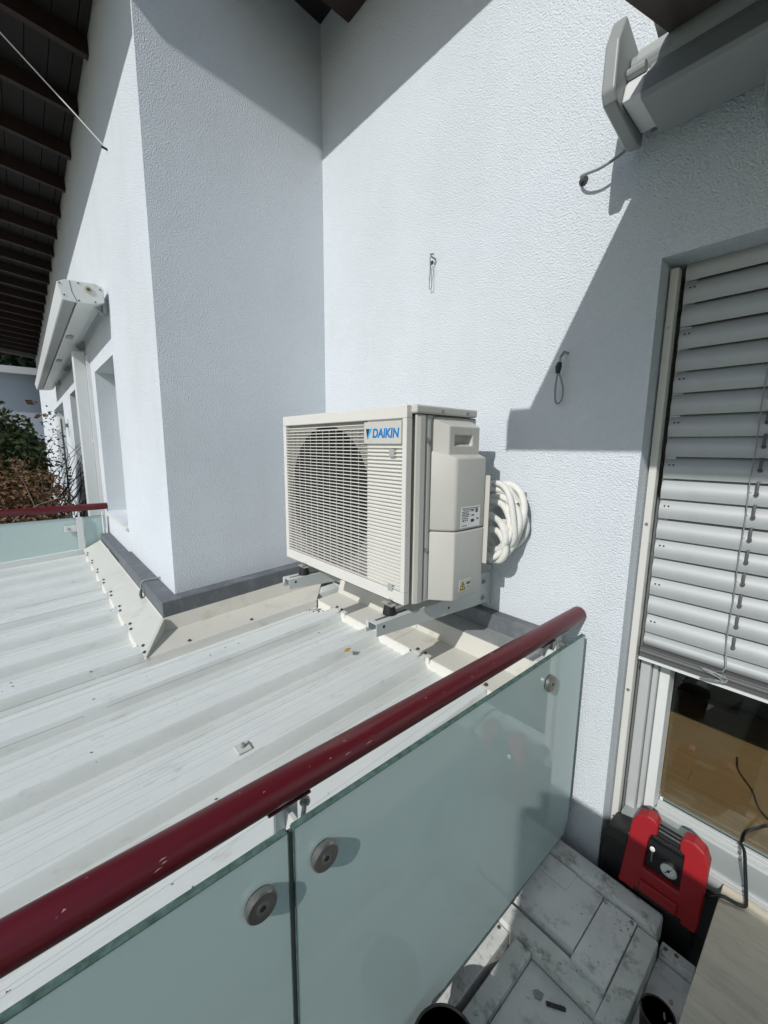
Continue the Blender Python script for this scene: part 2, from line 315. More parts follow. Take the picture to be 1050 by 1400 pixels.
# eaves: soffit boards, rafters, roof covering
def sz(y): return 3.09 - 0.1 * y
EY = -1.96
rf = part('roof', MB().hexa([(-15, EY, sz(EY) + .03), (0.258, EY, sz(EY) + .03), (0.258, 0.6, sz(0.6) + .03), (-15, 0.6, sz(0.6) + .03)],
                            [(-15, EY, sz(EY) + .16), (0.258, EY, sz(EY) + .16), (0.258, 0.6, sz(0.6) + .16), (-15, 0.6, sz(0.6) + .16)]), M_TILE_R, house)
bw = 0.125; y = EY + 0.005; i = 0
bme = None
while y < YC - 0.02:
    y1 = min(y + bw - 0.006, YC - 0.003)
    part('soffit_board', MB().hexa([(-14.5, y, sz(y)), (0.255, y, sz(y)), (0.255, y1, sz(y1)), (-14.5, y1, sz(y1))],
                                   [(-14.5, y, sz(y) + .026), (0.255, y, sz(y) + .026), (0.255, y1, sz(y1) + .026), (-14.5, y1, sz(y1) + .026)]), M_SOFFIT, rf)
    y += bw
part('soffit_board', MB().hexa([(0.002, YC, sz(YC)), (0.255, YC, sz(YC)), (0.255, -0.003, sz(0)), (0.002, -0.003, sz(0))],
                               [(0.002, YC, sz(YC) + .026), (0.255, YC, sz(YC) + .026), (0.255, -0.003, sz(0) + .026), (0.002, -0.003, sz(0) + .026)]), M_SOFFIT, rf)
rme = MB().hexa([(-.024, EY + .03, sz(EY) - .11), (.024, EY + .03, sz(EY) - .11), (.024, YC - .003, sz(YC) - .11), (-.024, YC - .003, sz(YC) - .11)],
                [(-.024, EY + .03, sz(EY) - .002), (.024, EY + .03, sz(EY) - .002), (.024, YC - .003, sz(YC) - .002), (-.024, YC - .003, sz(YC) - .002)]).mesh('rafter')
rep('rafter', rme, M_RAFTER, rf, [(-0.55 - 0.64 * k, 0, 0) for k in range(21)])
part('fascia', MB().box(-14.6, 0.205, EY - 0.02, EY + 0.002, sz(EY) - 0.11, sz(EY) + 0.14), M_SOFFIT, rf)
# lower eave over the air-conditioner wall
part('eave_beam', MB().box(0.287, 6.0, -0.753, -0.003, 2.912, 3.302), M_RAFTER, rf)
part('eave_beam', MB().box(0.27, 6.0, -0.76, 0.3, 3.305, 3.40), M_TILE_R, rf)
part('eave_sun_stop', MB().box(0.18, 0.285, -0.753, -0.70, 2.912, 3.30), M_RAFTER, rf)  # unseen filler piece, added to stop sun leaking past the eave corner
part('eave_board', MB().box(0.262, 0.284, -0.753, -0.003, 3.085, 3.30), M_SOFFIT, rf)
# charcoal base cladding, following the roof fall
S_ = 0.063
def zb(y): return -0.249 + S_ * (y - YC)
o_ = 0.09
part('base_cladding', MB().hexa([(0.001, YC - o_, -.34), (o_, YC - o_, -.34), (o_, -0.06, zb(-.06) - .085), (0.001, -0.06, zb(-.06) - .085)],
                                [(0.001, YC - o_, -.252), (o_, YC - o_, -.252), (o_, -0.06, zb(-.06)), (0.001, -0.06, zb(-.06))]), M_CHAR, house, bevel=0.004)
part('base_cladding', MB().box(-1.26, -0.001, YC - o_, YC - 0.001, -.34, -.252), M_CHAR, house, bevel=0.004)
part('base_cladding', MB().box(-2.33, -1.265, YC - o_ + .012, YC - 0.001, -.35, -.275), M_CHAR, house, bevel=0.004)
part('base_cladding', MB().box(o_ + .002, 1.74, -0.055, -0.001, -0.255, -0.162), M_CHAR, house, bevel=0.004)
# parquet and dark room behind the door
fl = thing('floor', (2.7, 1.0, -0.85), kind='structure')
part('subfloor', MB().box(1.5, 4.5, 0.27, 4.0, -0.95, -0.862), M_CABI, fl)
pme = {}
for r in range(16):
    yy = 0.275 + r * 0.092; x = 1.5 - random.random() * 0.9
    while x < 4.4:
        ln = random.choice([0.7, 0.95, 1.2])
        if ln not in pme: pme[ln] = MB().box(0.0006, ln - 0.0006, 0.0005, 0.0915, -0.011, 0).mesh('plank')
        rep('plank', pme[ln], M_PLANK, fl, [(x, yy, -0.85 + random.uniform(0, .0012))]); x += ln
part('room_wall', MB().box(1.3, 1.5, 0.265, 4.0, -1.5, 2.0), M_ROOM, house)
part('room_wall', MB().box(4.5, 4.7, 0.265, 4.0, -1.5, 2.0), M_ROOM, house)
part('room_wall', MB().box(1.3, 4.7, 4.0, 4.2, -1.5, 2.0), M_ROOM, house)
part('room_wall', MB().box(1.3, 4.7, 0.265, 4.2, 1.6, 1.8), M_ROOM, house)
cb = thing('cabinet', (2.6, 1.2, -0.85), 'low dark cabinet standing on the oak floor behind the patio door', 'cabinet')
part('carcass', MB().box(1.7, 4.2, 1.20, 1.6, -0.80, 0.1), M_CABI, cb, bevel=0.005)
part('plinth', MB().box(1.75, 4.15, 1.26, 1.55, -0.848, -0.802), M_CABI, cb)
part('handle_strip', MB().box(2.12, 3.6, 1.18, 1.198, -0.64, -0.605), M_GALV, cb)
# patio door frame, pane, threshold
pdr = part('patio_door', MB().box(1.995, 2.030, 0.13, 0.255, -0.875, 1.18).box(2.032, 2.048, 0.15, 0.255, -0.875, 1.18), M_ALU, house, bevel=0.004, label='pale aluminium patio door frame below the blind')
part('frame_rail', MB().box(2.050, 2.084, 0.17, 0.245, -0.848, 1.17), M_WMET, pdr, bevel=0.004)
part('pane', MB().box(2.085, 3.4, 0.238, 0.246, -0.832, 1.17), M_PANE, pdr)
for (y0, y1, z0, z1) in ((0.186, 0.198, -.90, -.843), (0.200, 0.212, -.90, -.851), (0.214, 0.226, -.90, -.841), (0.228, 0.264, -.90, -.836)):
    part('threshold_track', MB().box(2.0845, 3.44, y0, y1, z0, z1), M_ALU, pdr, bevel=0.002)
part('sill_panel', MB().box(2.0, 3.44, 0.082, 0.184, -0.95, -0.853), mat('sill_grey', (0.30, 0.325, 0.325), 0.55, var=0.06), pdr)
for y0, y1, zz in ((.066, .080, -.857), (.052, .064, -.862)):
    part('sill_profile', MB().box(2.075, 3.44, y0, y1, zz - 0.06, zz), M_ALU, pdr, bevel=0.002)
part('sill_face', MB().box(2.0, 3.44, 0.083, 0.12, -1.16, -0.951), M_DRAIL, pdr)

# ------------------------------------------------------------------ metal roof between the two balconies
def zv(y): return -0.402 + S_ * (y + 0.25)
roof = thing('metal_roof', (-0.2, -1.5, -0.5), 'pale painted trapezoidal sheet metal roof with cream flashings', 'roof')
PIT = 0.3333; RC = 0.885
def profile(x0, x1):
    pts = []
    k0 = math.floor((x0 - RC) / PIT) - 1; k1 = math.ceil((x1 - RC) / PIT) + 1
    for k in range(k0, k1 + 1):
        c = RC + k * PIT
        for dx, dz in ((-.066, 0), (-.043, .042), (-.041, .044), (.041, .044), (.043, .042), (.066, 0), (.108, 0), (.111, .0045), (.117, .0045), (.120, 0),
                       (.1635, 0), (.1665, .006), (.1695, .0), (.212, 0), (.215, .0045), (.221, .0045), (.224, 0)):
            if x0 - 1e-6 <= c + dx <= x1 + 1e-6: pts.append((c + dx, dz))
    return [(x0, 0.0)] + pts + [(x1, 0.0)]
def sheet(x0, x1, y0, y1, lift=0.0):
    m = MB(); pr = profile(x0, x1); n = len(pr); ys = [y0 + (y1 - y0) * i / 8 for i in range(9)]
    for yy in ys: m.v += [(p[0], yy, zv(yy) + p[1] + lift) for p in pr]
    for j in range(8):
        for i in range(n - 1): m.f.append((j * n + i, j * n + i + 1, (j + 1) * n + i + 1, (j + 1) * n + i))
    return part('roof_sheet', m, M_ROOF, roof)
sheet(1.0495, 1.72, -4.2, -0.08); sheet(0.0495, 1.0505, -4.2, -0.08, .0012); sheet(-0.9505, 0.0505, -4.2, YC - 0.1)
sheet(-1.9505, -0.9495, -4.2, YC - 0.1, .0012); sheet(-2.33, -1.9495, -4.2, YC - 0.1)
part('edge_fascia', MB().hexa([(1.722, -4.2, -.72), (1.735, -4.2, -.72), (1.735, -0.06, -.50), (1.722, -0.06, -.50)], [(1.722, -4.2, zv(-4.2) + .05), (1.735, -4.2, zv(-4.2) + .05), (1.735, -0.06, zv(-.06) + .05), (1.722, -0.06, zv(-.06) + .05)]), M_WSKIRT, roof)
part('under_wall', MB().box(1.40, 1.45, -4.2, -.002, -1.3, -.75), M_STUCCO, roof)
part('edge_kerb', MB().hexa([(-2.40, -4.2, zv(-4.2) - .05), (-2.335, -4.2, zv(-4.2) - .05), (-2.335, YC - .1, zv(YC) - .05), (-2.40, YC - .1, zv(YC) - .05)],
                            [(-2.40, -4.2, zv(-4.2) + .05), (-2.335, -4.2, zv(-4.2) + .05), (-2.335, YC - .1, zv(YC) + .05), (-2.40, YC - .1, zv(YC) + .05)]), M_WMET, roof)
# flashing along the air-conditioner wall
def zt(y): return zv(y) + 0.047
fa = MB()
def strip(m, x0, x1, prof, thick=0.003):
    for (ya, za), (yb, zb_) in zip(prof[:-1], prof[1:]):
        m.hexa([(x0, ya, za), (x1, ya, za), (x1, yb, zb_), (x0, yb, zb_)], [(x0, ya, za + thick), (x1, ya, za + thick), (x1, yb, zb_ + thick), (x0, yb, zb_ + thick)])
for (a, b) in ((0.345, 1.052), (1.054, 1.72)):
    m = MB(); strip(m, a, b, [(-0.305, zt(-.305)), (-0.150, zt(-.15) + .002)]); strip(m, a, b, [(-0.150, zt(-.15) + .002), (-0.125, -0.268)])
    part('wall_flashing', m, M_CREAM, roof)
part('upstand', MB().hexa([(0.10, -0.126, -.29), (1.72, -0.126, -.29), (1.72, -0.057, -.29), (0.10, -0.057, -.29)], [(0.10, -0.122, -.262), (1.72, -0.122, -.262), (1.72, -0.057, -.235), (0.10, -0.057, -.235)]), M_GALV, roof)
skm = MB().box(0, 0.23, -0.0025, 0.0025, -0.055, 0).mesh('skirt')
k = 0
for c in (RC - 2 * PIT, RC - PIT, RC, RC + PIT, RC + 2 * PIT):
    a = c + .052; b = c + PIT - .052
    if b > 1.72: b = 1.71
    if a < .36: a = .36
    if b - a > .05:
        s = rep('skirt', skm, M_WSKIRT, roof, [(a, -0.306, zt(-.306) + .001)])[0]; s.scale.x = (b - a) / 0.23
# flashing round the projecting wall corner
m = MB().hexa([(0.118, -1.15, zt(-1.15)), (0.345, -1.255, zt(-1.255)), (0.345, -0.31, zt(-.31)), (0.118, -0.13, zt(-.13))],
              [(0.118, -1.15, zt(-1.15) + .003), (0.345, -1.255, zt(-1.255) + .003), (0.345, -0.31, zt(-.31) + .003), (0.118, -0.13, zt(-.13) + .003)])
part('wall_flashing', m, M_CREAM, roof)
m = MB().hexa([(0.345, -1.255, zv(-1.255)), (0.348, -1.255, zv(-1.255)), (0.348, -0.31, zv(-.31)), (0.345, -0.31, zv(-.31))],
              [(0.345, -1.255, zt(-1.255) + .003), (0.348, -1.255, zt(-1.255) + .003), (0.348, -0.31, zt(-.31) + .003), (0.345, -0.31, zt(-.31) + .003)])
part('skirt', m, M_WSKIRT, roof)
m = MB().hexa([(0.092, YC - .10, zt(-1.13)), (0.121, -1.15, zt(-1.15) + .002), (0.121, -0.13, zt(-.13) + .002), (0.092, -0.13, zt(-.13))],
              [(0.072, YC - .085, -.338), (0.090, YC - .085, -.338), (0.090, -0.13, zb(-.13) - .08), (0.072, -0.13, zb(-.13) - .08)])
part('upstand', m, M_CREAM, roof)
m = MB().hexa([(-2.33, -1.255, zt(-1.255)), (0.345, -1.255, zt(-1.255)), (0.100, -1.118, -.344), (-2.33, -1.118, -.344)],
              [(-2.33, -1.255, zt(-1.255) + .0025), (0.345, -1.255, zt(-1.255) + .0025), (0.100, -1.118, -.3415), (-2.33, -1.118, -.3415)])
part('wall_flashing', m, M_CREAMG, roof)
part('upstand', MB().box(-2.33, 0.085, -1.1175, -1.1165, -.36, -.333), M_WSKIRT, roof)
# folded corner seam
m = MB().hexa([(0.345, -1.262, zt(-1.255)), (0.352, -1.252, zt(-1.255)), (0.106, -1.112, zt(-1.15)), (0.098, -1.122, zt(-1.15))],
              [(0.345, -1.262, zt(-1.255) + .012), (0.352, -1.252, zt(-1.255) + .012), (0.106, -1.112, -.334), (0.098, -1.122, -.334)])
part('corner_seam', m, M_CREAMG, roof)
k = 0
for kk in range(-9, -1):
    c = RC + kk * PIT; a = c + .052; b = c + PIT - .052
    if a < -2.3 or b > .36: continue
    s = rep('skirt', skm, M_WSKIRT, roof, [(a, -1.257, zt(-1.257) + .001)])[0]; s.scale.x = (b - a) / .23
# screws on rib tops
scm = MB(); scm.cone((0, 0, 0), (0, 0, .0025), .010, .009, 12); scm.cone((0, 0, .0025), (0, 0, .008), .005, .005, 6); scm = scm.mesh('screw')
sl_ = []
for kk in range(-9, -1):
    c = RC + kk * PIT
    if -2.3 < c < 0.32: sl_ += [(c, -1.24, zt(-1.24) + .011), (c + .07, -1.248, zt(-1.245) + .007)]
for kk in range(-1, 3):
    c = RC + kk * PIT
    if c < 1.7: sl_ += [(c - .02, -0.285, zt(-.285) + .003), (c + .03, -0.286, zt(-.286) + .003)]
sl_ += [(0.32, -1.05, zt(-1.05) + .004), (0.32, -0.72, zt(-.72) + .004)]
rep('screw', scm, mat('screw_dark', (0.10, 0.10, 0.10), 0.5, metal=0.5), roof, sl_)
clip = part('fixing_clip', MB().box(1.200, 1.246, -1.165, -1.118, zv(-1.14) + .046, zv(-1.14) + .053), M_CREAMG, roof, bevel=0.002)
part('screw', MB().cone((1.223, -1.14, zv(-1.14) + .053), (1.223, -1.14, zv(-1.14) + .066), .009, .006, 8), M_GALV, clip)
# crumbs and specks lying on the sheets
db = MB()
for q in range(170):
    x = random.uniform(-1.6, 1.65); yy = random.uniform(-2.1, -0.33)
    if x < .38 and yy > -1.28: continue
    ph = ((x - RC) / PIT + 0.5) % 1.0 - 0.5; d = abs(ph * PIT); z = zv(yy) + (0.045 if d < .042 else 0.002 if d > .073 else .044 * (1 - (d - .042) / .031) + .001)
    r = random.choice([.0015, .002, .002, .003, .005]); a = random.uniform(0, 3.1)
    dx, dy = math.cos(a) * r, math.sin(a) * r
    db.hexa([(x - dx, yy - dy, z), (x + dy * .5, yy - dx * .5, z), (x + dx, yy + dy, z), (x - dy * .5, yy + dx * .5, z)], [(x - dx, yy - dy, z + r * .5), (x + dy * .5, yy - dx * .5, z + r * .5), (x + dx, yy + dy, z + r * .4), (x - dy * .5, yy + dx * .5, z + r * .4)])
for q in range(60):
    x = 0.345 + abs(random.gauss(0.03, .07)); yy = -0.33 + random.gauss(0, .03); z = zv(yy) + .003; r = random.choice([.0015, .0025, .004])
    db.box(x - r, x + r, yy - r, yy + r * .6, z, z + r)
dbo = solo('grit', db, mat('grit', (0.16, 0.13, 0.09), 0.9), 'dark crumbs and specks scattered on the metal roof', 'debris', kind='stuff')
leaf = MB().add([(0.955, -.525, zv(-.52) + .05), (0.975, -.512, zv(-.52) + .058), (0.985, -.530, zv(-.52) + .05), (0.968, -.545, zv(-.52) + .047), (0.955, -.525, zv(-.52) + .053), (0.975, -.512, zv(-.52) + .061), (0.985, -.530, zv(-.52) + .053), (0.968, -.545, zv(-.52) + .050)],
                [(0, 1, 2, 3), (7, 6, 5, 4), (0, 1, 5, 4), (1, 2, 6, 5), (2, 3, 7, 6), (3, 0, 4, 7)])
solo('leaf', leaf, mat('leaf_yellow', (0.35, 0.22, 0.03), 0.7), 'tiny curled yellow leaf lying on a roof rib', 'leaf')

# ------------------------------------------------------------------ glass railings
def railing(loc, label): return thing('glass_railing', loc, label, 'railing', 'glass railings with oxblood handrails')
rl = railing((1.80, -1.0, -1.0), 'near balcony railing of milky green glass with oxblood handrail')
part('handrail', MB().tube([(1.80, -2.35, -.060), (1.80, -1.3, -.060), (1.80, -0.004, -.060)], .0312, 28), M_RED, rl, smooth=True)
gx = 1.846
chip = random.Random(4)
for (yy, th, ln) in ((-1.503, 32, .012), (-1.50, 22, .009), (-1.512, 12, .014), (-1.19, 40, .006), (-1.155, 24, .016), (-1.10, 18, .02), (-.62, 40, .007), (-.9, 58, .006), (-1.33, 52, .005), (-.35, 36, .006), (-1.62, 44, .006)):
    m = MB(); q = []
    for (dy, dt) in ((0, 0), (ln * .6, chip.uniform(1, 4)), (ln, chip.uniform(3, 7)), (ln * .4, chip.uniform(5, 9))):
        a = math.radians(th + dt * .7); q.append((1.80 + .0314 * math.cos(a), yy + dy, -.060 + .0314 * math.sin(a)))
    m.add(q, [(0, 1, 2, 3)]); part('paint_chip', m, mat('chip_primer', (0.42, 0.24, 0.24), 0.7) if 'chip_primer' not in MATS else MATS['chip_primer'], rl)
def pane(parent, poly, x0, x1, m=M_FROST):
    p = part('glass_panel', MB().prism(poly, 'x', x0, x1), m, parent)
    em = MB(); cy = sum(q[0] for q in poly) / len(poly); cz = sum(q[1] for q in poly) / len(poly); n = len(poly)
    for i in range(n):
        a, b = poly[i], poly[(i + 1) % n]
        d = Vector((b[0] - a[0], b[1] - a[1])).normalized(); nn = Vector((d.y, -d.x))
        if nn.dot(Vector(((a[0] + b[0]) / 2 - cy, (a[1] + b[1]) / 2 - cz))) < 0: nn = -nn
        e = 0.0022
        em.hexa([(x0 - .0006, a[0], a[1]), (x1 + .0006, a[0], a[1]), (x1 + .0006, b[0], b[1]), (x0 - .0006, b[0], b[1])],
                [(x0 - .0006, a[0] + nn.x * e, a[1] + nn.y * e), (x1 + .0006, a[0] + nn.x * e, a[1] + nn.y * e), (x1 + .0006, b[0] + nn.x * e, b[1] + nn.y * e), (x0 - .0006, b[0] + nn.x * e, b[1] + nn.y * e)])
    part('polished_edge', em, M_EDGE, p)
    return p
p1 = pane(rl, [(-1.288, -.113), (-.055, -.113), (-.058, -.93), (-.085, -.965), (-1.288, -.965)], gx - .006, gx + .006)
p2 = pane(rl, [(-2.3, -.113), (-1.302, -.113), (-1.302, -.965), (-2.3, -.965)], gx - .006, gx + .006)
part('joint_seal', MB().box(gx - .003, gx + .003, -1.299, -1.291, -.96, -.115), M_DRAIL, rl)
for (y, z) in ((-1.228, -.207), (-1.360, -.210), (-.325, -.2)):
    c = part('glass_clamp', MB().tube([(gx + .010, y, z), (gx + .020, y, z), (gx + .0225, y, z)], [.029, .029, .0265], 28), M_STEEL, rl, smooth=True)
    part('clamp_socket', MB().tube([(gx + .0222, y, z), (gx + .0232, y, z)], .0062, 6), M_BPRINT, c)
    part('clamp_gasket', MB().tube([(gx + .0065, y, z), (gx + .0102, y, z)], .027, 24), M_RUB, c)
    part('clamp_screw', MB().tube([(gx + .02215, y, z), (gx + .02275, y, z)], .012, 16), M_SCREW, c)
for y in (-1.275, -.262):
    ps = part('post', MB().box(1.788, 1.800, y - .024, y + .024, -1.02, -.0978), M_WMET, rl, bevel=.002)
    part('post_cap', MB().box(1.784, 1.816, y - .045, y + .045, -.0975, -.0925), M_RED, ps)
    part('post_stay', MB().box(1.801, 1.838, y - .004, y + .004, -.16, -.115), M_WMET, ps)
part('rail_bolt', MB().tube([(1.80, -1.235, -.125), (1.838, -1.262, -.125)], .005, 8).tube([(1.797, -1.233, -.125), (1.803, -1.237, -.125)], .011, 8), M_SCREW, rl)
part('rail_lug', MB().box(1.80, 1.812, -.20, -.155, -.16, -.09).box(1.79, 1.83, -.35, -.30, -.135, -.128), M_WMET, rl)
part('bracket_arm', MB().tube([(1.80, -.17, -.125), (1.84, -.17, -.125)], .012, 12), M_SCREW, rl)
# far railing
fr_ = railing((-2.36, -2.0, -0.5), 'far railing of grey-green glass with thin oxblood handrail at the roof end')
part('handrail', MB().tube([(-2.36, -4.2, -.012), (-2.36, -1.03, -.012)], .032, 20), M_RED, fr_, smooth=True)
pane(fr_, [(-1.245, -.105), (-1.06, -.105), (-1.06, -.44), (-1.245, -.44)], -2.376, -2.364)
pane(fr_, [(-4.2, -.105), (-1.262, -.105), (-1.262, -.44), (-4.2, -.53)], -2.376, -2.364)
ps = part('post', MB().box(-2.350, -2.338, -1.285, -1.235, -.46, -.10), M_WMET, fr_, bevel=.002)
part('post_neck', MB().box(-2.352, -2.342, -1.268, -1.252, -.10, -.045), M_WMET, ps)
lug = part('glass_clamp', MB().box(-2.352, -2.342, -1.38, -1.285, -.235, -.175), M_WMET, fr_, bevel=.004)
part('clamp_screw', MB().tube([(-2.3425, -1.345, -.205), (-2.338, -1.345, -.205)], .012, 12), M_SCREW, lug)
part('end_rod', MB().tube([(-2.33, -1.075, -.38), (-2.33, -1.075, -.06)], .008, 8), M_WMET, fr_)

# ------------------------------------------------------------------ air conditioner
X1, X2, YF, YB, HT = 0.50, 1.425, -0.585, -0.212, 0.734
ac = thing('air_conditioner', (0.95, -0.4, 0.0), 'beige outdoor air conditioner with round fan grille on wall brackets', 'air conditioner')
yc0 = -0.556
cas = MB().box(X1 + .012, X2, -0.50, YB, 0.0, HT - .032)
part('casing', cas, M_AC, ac, bevel=.006)
part('fan_cavity', MB().box(X1 + .012, 1.20, yc0 + .002, -0.502, 0.012, 0.70), M_DARK, ac)
part('corner_column', MB().prism([(1.21, -.545), (1.384, -.545), (1.388, -.512), (1.409, -.512), (1.411, -.548), (X2 - .004, -.552), (X2 + .003, -.535), (X2 + .003, -.512), (X2 - .004, -.502), (1.21, -.502)], 'z', 0.004, HT - .033), M_AC, ac, bevel=.002)
lid = part('lid', MB().box(X1 + .006, X2 + .008, -0.562, YB - .006, HT - .030, HT), M_AC, ac, bevel=.007, seg=3)
rep('lid_screw', MB().tube([(0, 0, 0), (.004, 0, 0)], .006, 10).mesh('lid_screw'), M_SCREW, lid, [(X2 + .008, -.43, HT - .018), (X2 + .008, -.285, HT - .018)])
# front panel frame
fp = part('front_panel', MB().box(X1, X2 - .018, YF, yc0, .687, HT - .002).box(X1, X2 - .018, YF, yc0, .002, .048).box(X1, X1 + .028, YF, yc0, .048, .687).box(1.385, X2 - .018, YF, yc0, .048, .687), M_ACL, ac, bevel=.003)
part('front_skin', MB().box(1.178, 1.385, YF + .010, yc0, .048, .687), M_ACL, fp)
pit = .0143; n = int((.682 - .054) / pit)
sm_long = MB().prism([(YF + .001, -.0017), (YF + .013, -.0010), (YF + .013, .0010), (YF + .001, .0019)], 'x', X1 + .028, 1.385).mesh('grille_slat')
sm_short = MB().prism([(YF + .001, -.0017), (YF + .013, -.0010), (YF + .013, .0010), (YF + .001, .0019)], 'x', X1 + .028, 1.166).mesh('grille_slat')
for i in range(n + 1):
    z = .056 + i * pit
    rep('grille_slat', sm_short if z > .594 else sm_long, M_ACL, fp, [(0, 0, z)])
wme = MB().tube([(0, YF + .018, .05), (0, YF + .018, .655)], .0022, 6).mesh('grille_wire')
rep('grille_wire', wme, M_ACL, fp, [(X1 + .075 + .0535 * i, 0, 0) for i in range(11)])
part('top_shade_strip', MB().box(X1 + .028, 1.166, YF + .020, YF + .024, .655, .662), M_ACL, fp)
# bell mouth plate with round opening
cx, cz, rr = 0.862, 0.360, 0.318
bm_ = MB(); nn = 48; inn = []; out = []
for i in range(nn):
    a = 2 * math.pi * i / nn; dx, dz = math.cos(a), math.sin(a)
    inn.append((cx + rr * dx, yc0 - .002, cz + rr * dz))
    s = min(((1.205 - cx) if dx > 0 else (cx - X1 - .015)) / max(abs(dx), 1e-6), ((.70 - cz) if dz > 0 else (cz - .02)) / max(abs(dz), 1e-6))
    s = max(s, rr + .001); out.append((cx + s * dx, yc0 - .002, cz + s * dz))
deep = [(p[0], yc0 + .05, p[2]) for p in inn]
bm_.add(inn + out + deep, [(i, (i + 1) % nn, (i + 1) % nn + nn, i + nn) for i in range(nn)])
part('bell_mouth', bm_, M_RING, ac)
fan = part('fan', MB().tube([(cx, yc0 + .012, cz), (cx, yc0 + .004, cz)], [.075, .06], 24), M_FAN, ac)
for b in range(3):
    m = MB(); rows = []
    for j in range(9):
        u = j / 8
        r = .07 + u * .215
        for kx in range(5):
            v = kx / 4; ang = b * 2.094 + .5 + (v - .5) * (1.15 + .3 * u) + .35 * u
            m.v.append((cx + r * math.cos(ang), yc0 + .010 + .030 * v, cz + r * math.sin(ang)))
    for j in range(8):
        for kx in range(4):
            q = j * 5 + kx; m.f.append((q, q + 1, q + 6, q + 5))
    part('fan_blade', m, M_FAN, fan, smooth=True)
# badge
bd = part('badge', MB().box(1.170, 1.382, YF - .002, YF + .010, .598, .680), M_AC, fp, bevel=.002)
me = text_mesh('DAIKIN', .046, .14, .0016)
o = link('lettering', me, M_BLUE, bd); o.rotation_euler = (math.pi / 2, 0, 0); o.location = Vector((1.222, YF - .0025, .622)) - ORG[ac]; o.scale = (0.98, 1.0, 1)
bpy.context.view_layer.update(); wd = o.dimensions.x
o.scale.x *= (1.371 - 1.222) / max(wd, 1e-3)
yq = YF - .0026
part('emblem', MB().add([(1.184, yq, .655), (1.205, yq, .655), (1.192, yq, .618), (1.184, yq - .0006, .655), (1.205, yq - .0006, .655), (1.192, yq - .0006, .618)], [(0, 2, 1), (3, 4, 5), (0, 1, 4, 3), (1, 2, 5, 4), (2, 0, 3, 5)]), M_NAVY, bd)
part('emblem', MB().add([(1.2055, yq, .655), (1.220, yq, .655), (1.1935, yq, .612), (1.2055, yq - .0006, .655), (1.220, yq - .0006, .655), (1.1935, yq - .0006, .612)], [(0, 2, 1), (3, 4, 5), (0, 1, 4, 3), (1, 2, 5, 4), (2, 0, 3, 5)]), M_CYAN, bd)
for z in (.566, .054):
    part('clip_window', MB().box(1.318, 1.345, YF - .0012, YF + .01, z - .014, z + .014), M_CASSG, fp)
# side covers
def cover(z0, z1, xo, ya, yb, yc, top):
    m = MB()
    b = [(X2 - .002, ya, z0), (xo, yb, z0), (xo, yc, z0), (X2 - .002, yc, z0)]
    t = [(X2 - .002, ya, z1), (xo, yb, z1 - top), (xo, yc, z1 - top), (X2 - .002, yc, z1)]
    return m.hexa(b, t)
lc = part('side_cover', cover(.276, .578, 1.5, -.482, -.415, -.236, .028), M_AC, ac, bevel=.010, seg=3, smooth=True)
lc2 = part('side_cover', cover(.004, .274, 1.5, -.482, -.415, -.236, .001), M_AC, ac, bevel=.006, seg=3, smooth=True)
# upper grip cover with a recessed handle
m = MB(); xo = 1.468; ya, yb, yc = -.472, -.425, -.246; z0, z1 = .560, .690
hy0, hy1, hz0, hz1 = -.395, -.290, .592, .632
ov = [(xo, yb, z0), (xo, yc, z0), (xo, yc, z1 - .026), (xo, yb, z1 - .026)]; iv = [(xo, hy0, hz0), (xo, hy1, hz0), (xo, hy1, hz1), (xo, hy0, hz1)]
pv = [(xo - .028, hy0 + .012, hz0 + .014), (xo - .028, hy1 - .012, hz0 + .014), (xo - .028, hy1 - .012, hz1 - .002), (xo - .028, hy0 + .012, hz1 - .002)]
bv = [(X2 - .002, ya, z0), (X2 - .002, yc, z0), (X2 - .002, yc, z1), (X2 - .002, ya, z1)]
m.add(ov + iv + pv + bv, [(0, 1, 5, 4), (1, 2, 6, 5), (2, 3, 7, 6), (3, 0, 4, 7), (4, 5, 9, 8), (5, 6, 10, 9), (6, 7, 11, 10), (7, 4, 8, 11), (8, 9, 10, 11),
                          (0, 12, 13, 1), (1, 13, 14, 2), (2, 14, 15, 3), (3, 15, 12, 0), (12, 15, 14, 13)])
part('grip_cover', m, M_AC, ac, bevel=.0035)
part('panel_seam', MB().tube([(X2 + .0015, -.478, .01), (X2 + .0015, -.478, .68), (X2 + .0015, -.470, .694), (X2 + .0015, -.455, .698), (X2 + .0015, -.225, .698)], .0022, 6), M_DRAIL, ac)
rep('case_screw', MB().tube([(0, 0, 0), (.003, 0, 0)], .009, 12).tube([(.003, 0, 0), (.0045, 0, 0)], .005, 6).mesh('case_screw'), M_SCREW, ac, [(X2 + .001, -.497, .612), (X2 + .001, -.492, .205)])
part('rear_flange', MB().box(1.44, 1.517, -.2345, -.229, .125, .48), M_AC, ac, bevel=.002)
# rating label and warning sticker
xl = 1.5003
rp = part('rating_label', MB().box(xl, xl + .0008, -.385, -.268, .286, .366), M_WPRINT, ac)
pm = MB(); x0, x1 = xl + .0009, xl + .0012
def bar(y0, y1, z0, z1): pm.box(x0, x1, y0, y1, z0, z1)
for yy0, ln, z in ((-.380, .105, .358), (-.372, .07, .352), (-.380, .045, .345), (-.380, .04, .339), (-.380, .048, .333), (-.380, .042, .327), (-.380, .036, .320), (-.376, .012, .310), (-.360, .006, .311), (-.349, .006, .311), (-.380, .032, .292), (-.325, .016, .346), (-.322, .017, .328), (-.324, .02, .308), (-.290, .014, .312)):
    bar(yy0, yy0 + ln, z, z + (.0028 if ln > .02 else .006))
bar(-.298, -.282, .340, .356); bar(-.324, -.306, .304, .316)
part('label_print', pm, mat('print_grey', (0.12, 0.12, 0.12), 0.5), rp)
